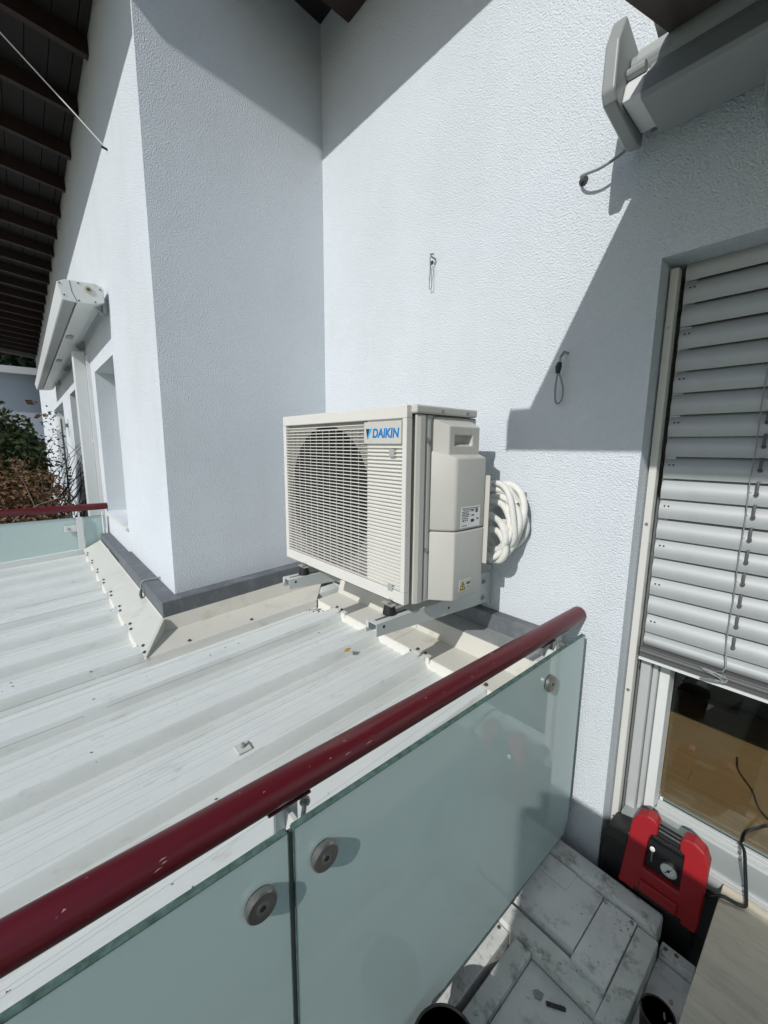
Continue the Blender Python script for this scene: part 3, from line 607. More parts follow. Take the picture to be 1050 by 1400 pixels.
ws = part('warning_sticker', MB().box(xl, xl + .0008, -.379, -.308, .034, .078), M_WPRINT, ac)
part('sticker_ground', MB().box(xl + .0006, xl + .0010, -.3785, -.3085, .0345, .0775), M_AC, ws)
tri = [(-.378, .040), (-.340, .040), (-.359, .074)]
part('warning_triangle', MB().prism(tri, 'x', xl + .0011, xl + .0015), M_BPRINT, ws)
part('warning_triangle', MB().prism([(-.3725, .0435), (-.3455, .0435), (-.359, .0675)], 'x', xl + .0016, xl + .0019), M_YEL, ws)
part('warning_bolt', MB().prism([(-.361, .061), (-.356, .061), (-.358, .054), (-.355, .054), (-.361, .045), (-.3595, .052), (-.363, .052)], 'x', xl + .0020, xl + .0022), M_BPRINT, ws)
part('sticker_print', MB().box(xl + .0011, xl + .0014, -.334, -.330, .056, .066).box(xl + .0011, xl + .0014, -.328, -.322, .056, .066).box(xl + .0011, xl + .0014, -.320, -.314, .058, .066).box(xl + .0011, xl + .0014, -.332, -.314, .044, .046), M_BPRINT, ws)
# rubber feet with studs and foot rail
for xx in (1.345, 0.705):
    ft = part('foot', MB().tube([(xx, -.60, -.043), (xx, -.60, -.036), (xx, -.60, -.006)], [.026, .026, .019], 20), M_RUB, ac, smooth=True)
    part('stud', MB().tube([(xx, -.60, -.006), (xx, -.60, .016)], .0045, 8).tube([(xx, -.60, -.005), (xx, -.60, .003)], .009, 6), M_SCREW, ft)
    part('foot_bar', MB().box(xx - .032, xx + .032, -.617, -.50, -.0055, -.0015), M_SCREW, ac)
    part('foot', MB().tube([(xx, -.27, -.043), (xx, -.27, -.002)], [.026, .019], 16), M_RUB, ac)
# ------------------------------------------------------------------ wall brackets
def bracket(x0, x1, label):
    b = thing('mounting_bracket', ((x0 + x1) / 2, 0, -.1), label, 'bracket', 'white steel brackets carrying the air conditioner')
    zt_ = -.045
    top = MB().box(x0, x1, -.70, -.012, zt_ - .003, zt_)
    part('top_flange', top, M_BRK, b)
    part('slot', MB().box((x0 + x1) / 2 - .006, (x0 + x1) / 2 + .006, -.68, -.52, zt_ + .0002, zt_ + .0006), M_DRAIL, b)
    for xs_ in (x0, x1 - .003):
        part('web', MB().prism([(-.70, zt_ - .0035), (-.70, zt_ - .048), (-.62, zt_ - .052), (-.11, -.125), (-.012, -.125), (-.012, zt_ - .0035)], 'x', xs_, xs_ + .003), M_BRK, b)
    part('end_lip', MB().box(x0 + .0035, x0 + .016, -.70, -.697, zt_ - .028, zt_ - .0035), M_BRK, b)
    part('wall_plate', MB().box(x0 - .015, x1 + .006, -.012, -.002, -.14, .05).box(x1 - .003, x1 + .002, -.10, -.012, zt_ + .0005, .02), M_BRK, b)
    rep('bolt', MB().tube([(0, 0, 0), (.008, 0, 0)], .012, 6).tube([(.008, 0, 0), (.016, 0, 0)], .006, 8).mesh('bolt'), M_SCREW, b, [(x1 + .002, -.062, -.02), (x1, -.06, -.098)])
    part('bolt_hole', MB().tube([(x1 + .0002, -.30, -.085), (x1 + .0008, -.30, -.085)], .006, 10).tube([(x1 + .0002, -.665, -.062), (x1 + .0008, -.665, -.062)], .006, 10), M_BPRINT, b)
    return b
bracket(1.325, 1.388, 'white steel bracket under the cover end of the air conditioner')
bracket(0.675, 0.738, 'white steel bracket under the fan end of the air conditioner')
# ------------------------------------------------------------------ coiled refrigerant lines
coil = thing('pipe_coil', (1.48, -.1, .1), 'coil of white insulated refrigerant pipes hanging behind the air conditioner', 'pipe')
for (rx, rz, yy, dz, ph, rr_) in ((.102, .148, -.075, .285, 0, .0135), (.092, .130, -.115, .268, 1.4, .0135), (.062, .088, -.15, .235, 2.2, .0125), (.096, .140, -.045, .282, 2.9, .0130), (.080, .112, -.135, .250, .7, .0130), (.098, .142, -.100, .288, 4.1, .0125), (.072, .100, -.09, .245, 5.0, .0125)):
    pts = [(1.472 + rx * math.cos(a) + .008 * math.sin(3 * a + ph), yy + .024 * math.sin(a + ph), dz + rz * math.sin(a) + .012 * math.sin(2 * a + ph)) for a in [2 * math.pi * i / 44 for i in range(44)]]
    part('pipe_loop', MB().tube(pts, rr_, 12, closed=True), M_PIPE, coil, smooth=True)
for (z, yy) in ((.40, -.10), (.352, -.13), (.29, -.155), (.24, -.15)):
    pts = [(1.40, yy - .04, z + .01), (1.46, yy - .01, z + .014), (1.505, yy + .01, z + .002), (1.535, yy + .015, z - .045), (1.540, yy + .015, z - .085), (1.515, yy + .02, z - .12), (1.46, yy + .03, z - .13)]
    part('pipe_end', MB().hose(pts, .0135, 12), M_PIPE, coil, smooth=True)
part('tape_wrap', MB().tube([(1.515, -.088, .402), (1.545, -.086, .358)], .0155, 12), M_WPRINT, coil, smooth=True)
pcl = solo('pipe_clip', MB().box(1.495, 1.545, -.055, -.001, .352, .402), M_CASS, 'small grey plastic clip on the wall beside the pipe coil', 'clip', bevel=.003)

# ------------------------------------------------------------------ wall hooks and cables
h1 = thing('wall_hook', (.985, 0, 1.49), 'thin steel hook with loose wire loop high above the air conditioner', 'hook', 'wire hooks on the plaster wall')
part('eye_screw', MB().tube([(.985, 0, 1.487), (.985, -.03, 1.49), (.992, -.045, 1.495), (.999, -.03, 1.497)], .004, 8), M_WIRE, h1, smooth=True)
part('wire_loop', MB().hose([(.985, -.04, 1.488), (.978, -.03, 1.44), (.968, -.02, 1.40), (.964, -.018, 1.36), (.973, -.018, 1.352), (.982, -.02, 1.365), (.984, -.028, 1.42), (.986, -.04, 1.486)], .0018, 6), M_WIRE, h1, smooth=True)
part('wire_end', MB().tube([(.975, -.03, 1.478), (.962, -.012, 1.45), (.945, -.02, 1.42)], .0022, 6), M_WMET, h1)
part('anchor_hole', MB().tube([(.962, -.0015, 1.478), (.962, .0, 1.478)], .010, 10), M_WIREB, h1)
h2 = thing('wall_hook', (1.672, 0, .93), 'steel hook with knotted grey cord loop in the awning shadow', 'hook', 'wire hooks on the plaster wall')
part('eye_screw', MB().tube([(1.676, 0, .945), (1.676, -.03, .945), (1.670, -.045, .925), (1.667, -.04, .905)], .005, 8), M_STEEL, h2, smooth=True)
part('knot', MB().tube([(1.668, -.042, .908), (1.664, -.042, .89), (1.662, -.040, .868)], [.008, .012, .008], 10), M_WIREB, h2, smooth=True)
part('cord_loop', MB().hose([(1.662, -.04, .872), (1.655, -.035, .83), (1.652, -.03, .79), (1.656, -.028, .763), (1.668, -.028, .758), (1.681, -.03, .775), (1.683, -.033, .81), (1.674, -.038, .85), (1.664, -.04, .872)], .0035, 8), M_WIRE, h2, smooth=True)
cbl = thing('awning_cable', (1.69, 0, 1.52), 'grey power cable hanging from the awning into a wall hole', 'cable')
part('cable', MB().hose([(1.687, .0, 1.528), (1.69, -.03, 1.528), (1.72, -.05, 1.517), (1.77, -.055, 1.512), (1.83, -.05, 1.528), (1.872, -.045, 1.56), (1.895, -.045, 1.60)], .0046, 10), M_WIRE, cbl, smooth=True)
part('grommet', MB().tube([(1.687, .0, 1.528), (1.687, -.004, 1.528)], .016, 14), M_WIREB, cbl)
st = thing('stay_wire', (-.835, YC, 2.384), 'thin steel stay wire from the plaster wall up to the dark eaves', 'wire')
part('wire', MB().tube([(-.835, YC, 2.384), (-.915, -1.17, 2.56), (-1.14, -1.60, 3.06)], .004, 8), M_WMET, st)
part('wall_anchor', MB().tube([(-.835, YC + .002, 2.384), (-.838, YC - .03, 2.392)], .007, 8), M_WIREB, st)
gw = thing('tie_wire', (-.30, -1.1, -.3), 'short grey wire tied over the charcoal cladding near the wall corner', 'wire')
part('wire', MB().hose([(-.335, YC - .002, -.235), (-.345, YC - .03, -.238), (-.36, YC - .085, -.243), (-.365, YC - .104, -.27), (-.352, YC - .108, -.33), (-.338, YC - .112, -.352)], .0055, 8), M_WIRE, gw, smooth=True)
part('wire_twist', MB().hose([(-.355, YC - .108, -.30), (-.335, YC - .116, -.318), (-.345, YC - .11, -.345)], .008, 8), M_DRAIL, gw, smooth=True)

# ------------------------------------------------------------------ extended awning over the patio door
aw = thing('awning', (2.6, -.1, 1.55), 'extended awning with brown fabric and grey cassette above the blind', 'awning', 'cassette awnings')
prof = [(-.245, 1.555), (-.262, 1.580), (-.258, 1.70), (-.222, 1.775), (-.13, 1.745), (-.03, 1.70), (-.03, 1.53), (-.06, 1.522)]
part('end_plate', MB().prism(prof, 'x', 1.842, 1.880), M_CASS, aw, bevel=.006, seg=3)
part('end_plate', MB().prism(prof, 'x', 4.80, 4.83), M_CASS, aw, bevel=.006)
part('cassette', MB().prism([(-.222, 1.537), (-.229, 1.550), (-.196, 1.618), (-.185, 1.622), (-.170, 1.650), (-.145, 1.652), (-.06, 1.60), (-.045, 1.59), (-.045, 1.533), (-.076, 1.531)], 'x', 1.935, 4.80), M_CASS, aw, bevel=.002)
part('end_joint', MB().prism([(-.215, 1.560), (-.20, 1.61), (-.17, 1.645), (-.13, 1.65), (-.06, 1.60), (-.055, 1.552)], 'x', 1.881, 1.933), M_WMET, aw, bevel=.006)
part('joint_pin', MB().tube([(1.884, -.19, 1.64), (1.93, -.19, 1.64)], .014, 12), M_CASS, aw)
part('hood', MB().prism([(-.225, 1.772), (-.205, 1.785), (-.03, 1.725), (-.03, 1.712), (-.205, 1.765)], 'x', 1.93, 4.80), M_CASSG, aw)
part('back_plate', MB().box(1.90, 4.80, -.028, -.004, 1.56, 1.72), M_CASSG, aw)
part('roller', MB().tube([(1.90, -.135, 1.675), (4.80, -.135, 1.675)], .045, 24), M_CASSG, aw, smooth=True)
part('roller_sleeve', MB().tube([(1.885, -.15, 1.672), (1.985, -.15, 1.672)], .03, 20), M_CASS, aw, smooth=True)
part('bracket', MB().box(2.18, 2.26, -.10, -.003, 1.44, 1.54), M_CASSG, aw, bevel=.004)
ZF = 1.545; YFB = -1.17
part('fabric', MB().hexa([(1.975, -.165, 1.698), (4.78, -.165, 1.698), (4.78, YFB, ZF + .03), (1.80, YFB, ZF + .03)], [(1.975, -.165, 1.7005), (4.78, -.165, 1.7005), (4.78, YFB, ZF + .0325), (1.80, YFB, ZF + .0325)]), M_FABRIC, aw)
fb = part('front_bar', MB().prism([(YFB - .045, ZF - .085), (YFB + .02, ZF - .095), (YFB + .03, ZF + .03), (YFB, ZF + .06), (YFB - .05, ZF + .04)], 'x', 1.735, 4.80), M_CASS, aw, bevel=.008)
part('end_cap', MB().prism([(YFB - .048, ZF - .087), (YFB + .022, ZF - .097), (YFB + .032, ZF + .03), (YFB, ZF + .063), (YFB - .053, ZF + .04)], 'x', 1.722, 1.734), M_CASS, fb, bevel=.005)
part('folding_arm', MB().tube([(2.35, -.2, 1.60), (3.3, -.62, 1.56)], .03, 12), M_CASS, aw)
part('folding_arm', MB().tube([(3.3, -.62, 1.56), (2.5, YFB + .03, ZF - .02)], .026, 12), M_CASS, aw)
# closed awning along the far wall
ca = thing('awning', (-4.2, YC, 1.55), 'closed white cassette awning along the far plaster wall', 'awning', 'cassette awnings')
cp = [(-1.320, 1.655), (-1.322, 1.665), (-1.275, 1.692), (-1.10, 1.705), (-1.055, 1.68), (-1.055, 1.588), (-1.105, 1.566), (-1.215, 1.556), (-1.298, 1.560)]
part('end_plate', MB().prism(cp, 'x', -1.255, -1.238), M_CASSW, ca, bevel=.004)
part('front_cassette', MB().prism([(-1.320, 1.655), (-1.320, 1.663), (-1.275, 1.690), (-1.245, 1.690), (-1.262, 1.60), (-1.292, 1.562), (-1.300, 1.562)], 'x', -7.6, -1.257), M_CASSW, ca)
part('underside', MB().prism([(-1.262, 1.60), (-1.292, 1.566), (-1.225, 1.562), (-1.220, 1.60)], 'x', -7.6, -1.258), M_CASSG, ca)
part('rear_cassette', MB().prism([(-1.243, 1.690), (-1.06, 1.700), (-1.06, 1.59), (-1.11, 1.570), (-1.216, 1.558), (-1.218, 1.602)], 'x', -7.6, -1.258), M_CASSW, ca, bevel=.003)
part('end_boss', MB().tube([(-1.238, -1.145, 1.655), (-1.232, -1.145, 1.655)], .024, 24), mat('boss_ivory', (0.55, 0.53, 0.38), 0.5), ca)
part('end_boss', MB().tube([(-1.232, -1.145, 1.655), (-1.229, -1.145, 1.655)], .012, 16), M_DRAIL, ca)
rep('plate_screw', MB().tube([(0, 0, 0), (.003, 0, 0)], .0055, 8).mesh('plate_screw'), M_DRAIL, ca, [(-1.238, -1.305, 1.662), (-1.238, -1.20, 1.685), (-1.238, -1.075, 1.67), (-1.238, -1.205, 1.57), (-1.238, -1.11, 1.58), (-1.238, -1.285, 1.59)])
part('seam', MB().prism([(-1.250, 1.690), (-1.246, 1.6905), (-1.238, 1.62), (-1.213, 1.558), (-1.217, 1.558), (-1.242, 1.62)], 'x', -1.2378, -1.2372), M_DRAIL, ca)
for xx in (-1.35, -2.9, -4.6, -6.4):
    part('wall_bracket', MB().box(xx - .05, xx + .05, -1.058, YC - .002, 1.54, 1.62).tube([(xx, -1.09, 1.565), (xx, -1.05, 1.535)], .015, 8), M_CASSG, ca)
for xx in (-2.45, -3.9):
    part('under_lug', MB().box(xx - .06, xx + .06, -1.20, -1.15, 1.550, 1.562), M_CASSG, ca, bevel=.003)

# ------------------------------------------------------------------ venetian blind
vb = thing('venetian_blind', (2.6, .12, -.2), 'silver-grey external venetian blind half lowered over the patio door', 'blind')
gr = part('guide_rail', MB().box(1.966, 1.990, .075, .110, -.985, 1.176), M_GUIDE, vb, bevel=.003)
part('rail_end', MB().box(1.969, 1.987, .072, .112, -1.012, -.9855), M_DRAIL, gr)
rep('rail_screw', MB().tube([(0, 0, 0), (0, -.0016, 0)], .006, 10).mesh('rail_screw'), M_SCREW, gr, [(1.978, .0748, z) for z in (.99, .32, -.33, -.89)])
arc = []
for i in range(9):
    t = i / 8; zz = .0430 - .086 * t; bulge = .022 * math.sin(math.pi * t); arc.append((.150 - .036 * t - bulge, zz))
prof = arc + [(a + .0015, b) for a, b in reversed(arc)]
sme = MB().prism(prof, 'x', 2.002, 3.40).mesh('slat')
for p in sme.polygons: p.use_smooth = True
shade_auto(sme, 30)
zs = [1.182 - .0725 * i for i in range(18)]
sls = rep('slat', sme, M_BLIND, vb, [(0, 0, z + random.uniform(-.0012, .0012)) for z in zs])
for o in sls: o.rotation_euler = (random.uniform(-.012, .012), random.uniform(-.0012, .0012), 0)
last = [(a[0] + .012 * i / 8 - .01, a[1] * .62) for i, a in enumerate(arc)]
part('slat', MB().prism([(p[0], p[1] - .118) for p in last] + [(p[0] + .0015, p[1] - .118) for p in reversed(last)], 'x', 2.002, 3.40), M_BLIND, vb)
br = part('bottom_rail', MB().prism([(.085, -.148), (.083, -.166), (.088, -.170), (.088, -.186), (.140, -.186), (.140, -.148)], 'x', 1.998, 3.40), M_DRAIL, vb, bevel=.002)
part('rail_lip', MB().box(1.998, 3.40, .084, .142, -.196, -.1865), M_WMET, br)
part('rail_groove', MB().box(2.0, 3.4, .0835, .086, -.160, -.157), M_GALV, br)
for z, s in zip(zs, sls):
    i = zs.index(z)
    yf = .106 - .012
    if i % 2 == 0:
        part('rivet', MB().tube([(2.018, .108, z), (2.018, .1055, z)], .0028, 8).tube([(2.030, .108, z), (2.030, .1055, z)], .0028, 8), M_BPRINT, s) if False else None
pinm = MB().tube([(0, -.004, .034), (0, -.010, .018), (0, -.012, -.002)], .0042, 8).tube([(0, -.0125, -.002), (0, -.0085, -.006)], .0062, 8).mesh('ladder_pin')
eyem = MB().tube([(-.012, -.004, 0), (-.020, -.006, .003), (-.020, -.006, -.003)], .0012, 5, closed=True).mesh('cord_eye')
dotm = MB().tube([(0, .001, 0), (0, -.0012, 0)], .0028, 8).mesh('rivet')
for i, z in enumerate(zs[1:]):
    rep('ladder_pin', pinm, M_DRAIL, vb, [(2.258, .110, z)])
    rep('cord_eye', eyem, M_WMET, vb, [(2.258, .112, z)])
    if i % 2 == 0: rep('rivet', dotm, M_BPRINT, vb, [(2.018, .1085, z + .004), (2.030, .1085, z + .004)])
cpts = [(2.240 + .0012 * math.sin(i * 1.3), .098, 1.15 - i * .05) for i in range(25)]
part('cord', MB().tube(cpts + [(2.246, .085, -.085), (2.252, .07, -.115), (2.244, .066, -.135), (2.232, .075, -.142)], .0018, 6), M_WIRE, vb, smooth=True)
wp = []
for i in range(60):
    a = i * .72; wp.append((2.222 + .036 * math.cos(a) + .004 * math.sin(i * 2.1), .078 + .004 * math.sin(i * 1.7), -.168 + .020 * math.sin(a * .5 + .4 * math.sin(i)) ))
part('cord_bundle', MB().tube(wp, .002, 6), M_WIRE, vb, smooth=True)

# ------------------------------------------------------------------ balcony deck (cover boards lifted)
deck = thing('balcony_deck', (2.2, -.6, -1.3), kind='structure')
part('base_slab', MB().box(1.455, 5.0, -3.2, 0.11, -1.35, -1.16), M_CONC, deck)
def board(name, x0, x1, y0, y1, z0, z1, m=M_DECK, bev=.003, tilt=0.0):
    b = MB().hexa([(x0, y0, z0), (x1, y0, z0), (x1, y1, z0), (x0, y1, z0)], [(x0, y0, z1), (x1, y0, z1 + tilt), (x1, y1, z1 + tilt), (x0, y1, z1)])
    return part(name, b, m, deck, bevel=bev)
board('kerb_board', 1.47, 2.205, -.146, -.070, -1.11, -1.012, M_DECK2, .010)
board('panel', 1.47, 2.0385, -.395, -.150, -1.115, -1.034, M_DECK, .003)
board('panel', 2.0415, 2.148, -.420, -.150, -1.115, -1.036, M_DECK, .003)
board('patch_plate', 1.80, 1.940, -.236, -.152, -1.0338, -1.0275, M_DECK, .003)
board('rail_board', 1.47, 2.148, -.486, -.412, -1.13, -1.052, M_DECK2, .004)
board('rail_board', 2.1505, 2.214, -1.6, -.152, -1.13, -1.042, M_DECK2, .004)
board('rail_board', 1.885, 1.945, -1.6, -.4885, -1.14, -1.062, M_DECK2, .004)
board('panel', 1.947, 2.148, -1.2, -.490, -1.155, -1.085, mat('white_dirty_board', (0.74, 0.75, 0.73), 0.7, var=0.12, vscale=5, dirt=(0.12, 0.115, 0.10), dirt_scale=6, dirt_lo=0.55, dirt_hi=0.8), .002)
board('panel', 1.47, 1.862, -.86, -.490, -1.155, -1.070, M_DECK2, .003)
board('panel', 2.216, 2.36, -.60, -.15, -1.155, -1.105, M_DECK, .002)
board('rail_board', 2.216, 2.31, -.146, -.108, -1.15, -1.075, M_DECK2, .003)
scr = MB().tube([(0, 0, 0), (0, 0, .0035)], .006, 8).mesh('screw')
rep('screw', scr, M_SCREW, deck, [(1.96, -.474, -1.0519), (1.98, -.480, -1.0519), (2.12, -.476, -1.0519), (1.83, -.505, -1.0695), (2.135, -.164, -1.036), (2.05, -.165, -1.036), (2.23, -.13, -1.0749), (2.26, -.125, -1.0749), (2.28, -.25, -1.1049), (1.84, -.82, -1.0695), (1.915, -.75, -1.0615)])
rub = MB()
for (cx_, cy_, n_, sp) in ((2.14, -.20, 40, .03), (2.10, -.41, 18, .03), (2.05, -.52, 14, .04), (2.22, -.14, 26, .03), (1.99, -.05, 30, .03), (2.0, -.6, 24, .09), (1.95, -.30, 16, .08), (2.1, -.3, 16, .06)):
    for q in range(n_):
        x = random.gauss(cx_, sp); yy = random.gauss(cy_, sp)
        if -.15 < yy < -.068: continue
        z = -1.033 if (yy > -.39 and x < 2.148) else (-1.05 if yy > -.486 else -1.083)
        if x > 2.216: z = -1.103
        if yy > -.06: z = -1.16
        r = random.choice([.001, .0012, .0015, .002, .003]); a = random.uniform(0, 3.1); dx, dy = math.cos(a) * r, math.sin(a) * r * .9
        rub.hexa([(x - dx, yy - dy, z), (x + dy * .5, yy - dx * .5, z), (x + dx, yy + dy, z), (x - dy * .5, yy + dx * .5, z)], [(x - dx, yy - dy, z + r * .6), (x + dy * .5, yy - dx * .5, z + r * .6), (x + dx, yy + dy, z + r * .6), (x - dy * .5, yy + dx * .5, z + r * .6)])
solo('rubble', rub, mat('rubble', (0.17, 0.155, 0.135), 0.95), 'dark crumbs and dirt scattered over the lifted deck boards', 'debris', kind='stuff')
chp = MB()
for (x, yy, r) in ((2.075, -.19, .006), (2.085, -.182, .004), (2.12, -.185, .008), (2.128, -.20, .006), (2.112, -.205, .005)):
    chp.hexa([(x - r, yy - r, -1.036), (x + r, yy - r * .6, -1.036), (x + r * .7, yy + r, -1.036), (x - r * .8, yy + r * .5, -1.036)], [(x - r * .6, yy - r * .5, -1.03), (x + r * .7, yy - r * .4, -1.031), (x + r * .4, yy + r * .6, -1.03), (x - r * .5, yy + r * .3, -1.031)])
solo('plaster_chips', chp, M_WPRINT, 'white plaster chips lying on the grey deck boards', 'debris', kind='stuff')
# paving tiles
tl = [(2.330, 2.928, -.553, .047), (2.932, 3.53, -.553, .047), (2.330, 2.928, -1.155, -.557), (2.932, 3.53, -1.155, -.557)]
lab = ['beige stone-look paving tile at the door threshold, beside the red pump', 'beige stone-look paving tile at the door threshold, outside the frame', 'beige stone-look paving tile one row out from the threshold', 'beige stone-look paving tile one row out, outside the frame']
for (a, b, c, d), l in zip(tl[:1] + tl[2:3], lab[:1] + lab[2:3]):
    solo('paving_tile', MB().box(a, b, c, d, -.882, -.860), M_TILE, l, 'tile', 'beige paving tiles', bevel=.003)
ped = solo('tile_pedestal', MB().tube([(2.42, -.55, -1.16), (2.42, -.55, -1.15), (2.42, -.55, -1.15), (2.42, -.55, -.883)], [.09, .09, .05, .045], 20), M_BLACKP, 'black plastic pedestal under the corner of the beige tile', 'pedestal')
# black pot with twigs
pot = thing('plastic_pot', (2.275, -.40, -1.10), 'round black plastic tub between the deck rail and the tile', 'tub')
part('shell', MB().tube([(2.275, -.40, -1.1045), (2.275, -.40, -1.04), (2.275, -.40, -.985), (2.275, -.40, -.985), (2.275, -.40, -1.03)], [.036, .040, .044, .039, .036], 28), M_BLACKP, pot, smooth=True)
part('twig', MB().tube([(2.29, -.425, -1.03), (2.295, -.405, -.995), (2.287, -.392, -.975)], [.005, .004, .002], 6).tube([(2.295, -.405, -.995), (2.308, -.40, -.978)], [.004, .002], 6), M_TWIGL, pot)

bk = thing('bucket', (1.955, -.945, -1.06), 'round black mortar bucket at the foot of the milky glass panel', 'bucket')
part('shell', MB().tube([(1.955, -.945, -1.060), (1.955, -.945, -.905), (1.955, -.945, -.900), (1.955, -.945, -.900), (1.955, -.945, -.93)], [.066, .078, .083, .077, .075], 36), M_BLACKP, bk, smooth=True)
part('rim', MB().tube([(1.955 + .081 * math.cos(a), -.945 + .081 * math.sin(a), -.902) for a in [2 * math.pi * i / 36 for i in range(36)]], .0045, 8, closed=True), M_BLACKP, bk, smooth=True)
for (nm, pts, m_) in (('rubber_strip', [(2.03, -.555), (2.075, -.525), (2.082, -.532), (2.037, -.563)], M_BLACKP), ('tape_scrap', [(2.0, -.55), (2.018, -.545), (2.02, -.565), (2.005, -.572), (1.992, -.562)], M_GALV)):
    solo(nm, MB().prism(pts, 'z', -1.0846, -1.080), m_, {'rubber_strip': 'short black rubber strip lying on the dirty white board', 'tape_scrap': 'torn grey tape scrap lying on the dirty white board'}[nm], 'scrap')

# ------------------------------------------------------------------ red vacuum pump
pu = thing('vacuum_pump', (2.17, -.02, -1.15), 'red and black vacuum pump with round white gauge wedged beside the door', 'pump')
yp0, yp1 = -.068, -.022
def uframe():
    out = [(2.052, -1.008), (2.056, -.975), (2.070, -.762), (2.084, -.728), (2.114, -.708), (2.140, -.712), (2.150, -.724), (2.150, -.760), (2.134, -.770), (2.126, -.80), (2.124, -.905), (2.232, -.905), (2.232, -.80), (2.231, -.770), (2.216, -.760), (2.216, -.724), (2.226, -.712), (2.252, -.708), (2.282, -.722), (2.297, -.755), (2.296, -.975), (2.290, -1.008)]
    return out
U = uframe(); m = MB(); nU = len(U)
def lean(x, y, z): return (x, y + (z + 1.0) * .10, z)
fr0 = [lean(x, yp0, z) for x, z in U]; bk0 = [lean(x, yp1, z) for x, z in U]
# split the U into convex strips: left leg, right leg, base
def solid(poly, y0, y1): return MB().add([lean(x, y0, z) for x, z in poly] + [lean(x, y1, z) for x, z in poly], [tuple(range(len(poly))), tuple(range(2 * len(poly) - 1, len(poly) - 1, -1))] + [(i, i + len(poly), (i + 1) % len(poly) + len(poly), (i + 1) % len(poly)) for i in range(len(poly))])
mm = solid(U, yp0, yp1)
part('red_frame', mm, M_PUMP, pu, bevel=.006, seg=3)
part('lower_lip', solid([(2.12, -.985), (2.235, -.985), (2.235, -.945), (2.12, -.945)], yp0 - .010, yp0 + .002), M_PUMP, pu, bevel=.003)
part('skirt_slot', solid([(2.105, -1.004), (2.25, -1.004), (2.25, -.99), (2.105, -.99)], yp0 - .0012, yp0 + .002), M_BLACKP, pu)
part('face_panel', solid([(2.1245, -.9045), (2.2315, -.9045), (2.2315, -.80), (2.1265, -.80)], yp0 + .020, yp1 - .002), M_BLACKP, pu)
part('upper_panel', solid([(2.1272, -.7995), (2.2312, -.7995), (2.2302, -.772), (2.1345, -.772)], yp0 + .030, yp1 - .002), M_BLACKP, pu, bevel=.002)
gz, gxx = -.862, 2.196
gg = part('gauge', MB().tube([lean(gxx, yp0 + .021, gz), lean(gxx, yp0 + .008, gz)], .0255, 28), M_SCREW, pu, smooth=True)
part('dial', MB().tube([lean(gxx, yp0 + .0079, gz), lean(gxx, yp0 + .007, gz)], .0232, 28), M_WPRINT, gg)
dm = MB()
for i in range(20):
    a = -.8 + i * (2 * math.pi - 1.5) / 19
    c_, s_ = math.cos(a + math.pi * 1.5), math.sin(a + math.pi * 1.5)
    dm.tube([lean(gxx + .017 * c_, yp0 + .0066, gz + .017 * s_), lean(gxx + .0215 * c_, yp0 + .0066, gz + .0215 * s_)], .0006, 4)
part('dial_marks', dm, M_BPRINT, gg)
part('needle', MB().tube([lean(gxx - .008, yp0 + .0058, gz - .010), lean(gxx + .010, yp0 + .0058, gz + .013)], [.0016, .0006], 6).tube([lean(gxx, yp0 + .0066, gz), lean(gxx, yp0 + .004, gz)], .004, 12), M_BPRINT, gg)
part('valve', MB().tube([lean(2.142, yp0 + .018, -.875), lean(2.142, yp0 + .012, -.825)], .004, 8).tube([lean(2.142, yp0 + .016, -.828), lean(2.142, yp0 + .008, -.822)], .008, 10), M_SCREW, pu)
em = MB()
for i in range(11):
    x = 2.138 + i * .0082; h = random.choice([.008, .010, .010])
    em.add([lean(x, yp0 + .0292, -.794), lean(x + .0012, yp0 + .0292, -.794), lean(x + .0012, yp0 + .0292, -.794 + h), lean(x, yp0 + .0292, -.794 + h)], [(0, 1, 2, 3)])
    zt2 = random.choice([-.794, -.789, -.785])
    em.add([lean(x, yp0 + .0291, zt2), lean(x + .0055, yp0 + .0291, zt2), lean(x + .0055, yp0 + .0291, zt2 + .0012), lean(x, yp0 + .0291, zt2 + .0012)], [(0, 1, 2, 3)])
part('embossing', em, mat('emboss_grey', (0.09, 0.09, 0.09), 0.5), pu)
part('motor', MB().tube([(2.09, .035, -.90), (2.27, .035, -.90)], .036, 20).box(2.085, 2.275, .002, .068, -1.155, -.935), M_BLACKP, pu, smooth=False)
part('carry_bar', MB().tube([(2.148, -.018, -.738), (2.218, -.018, -.738)], .010, 12), M_BLACKP, pu, smooth=True)
part('pump_foot', MB().box(2.08, 2.28, -.06, .06, -1.159, -1.010), M_BLACKP, pu, bevel=.004)
bx = thing('tool_case', (2.02, .02, -1.15), 'black plastic tool case standing behind the red pump in the door corner', 'case')
part('body', MB().hexa([(1.972, -.045, -1.159), (2.062, -.045, -1.159), (2.062, .068, -1.159), (1.972, .068, -1.159)], [(1.976, -.035, -.90), (2.062, -.030, -.885), (2.062, .068, -.885), (1.976, .068, -.90)]), M_BLACKP, bx, bevel=.006)
part('lid', MB().hexa([(1.974, -.038, -.898), (2.062, -.033, -.884), (2.062, .068, -.884), (1.974, .068, -.898)], [(1.990, -.02, -.855), (2.062, -.015, -.838), (2.062, .068, -.838), (1.990, .068, -.855)]), M_BLACKP, bx, bevel=.005)
cord = solo('power_cord', MB().hose([(2.275, .0, -.90), (2.30, -.03, -.875), (2.335, -.02, -.850), (2.372, -.010, -.852), (2.392, .0, -.850), (2.388, .035, -.84), (2.372, .10, -.80), (2.360, .16, -.79), (2.345, .21, -.81), (2.345, .27, -.842), (2.36, .36, -.843), (2.5, .6, -.843)], .0052, 10), M_BLACKP, 'black power cord running from the red pump over the door threshold', 'cord', smooth=True)

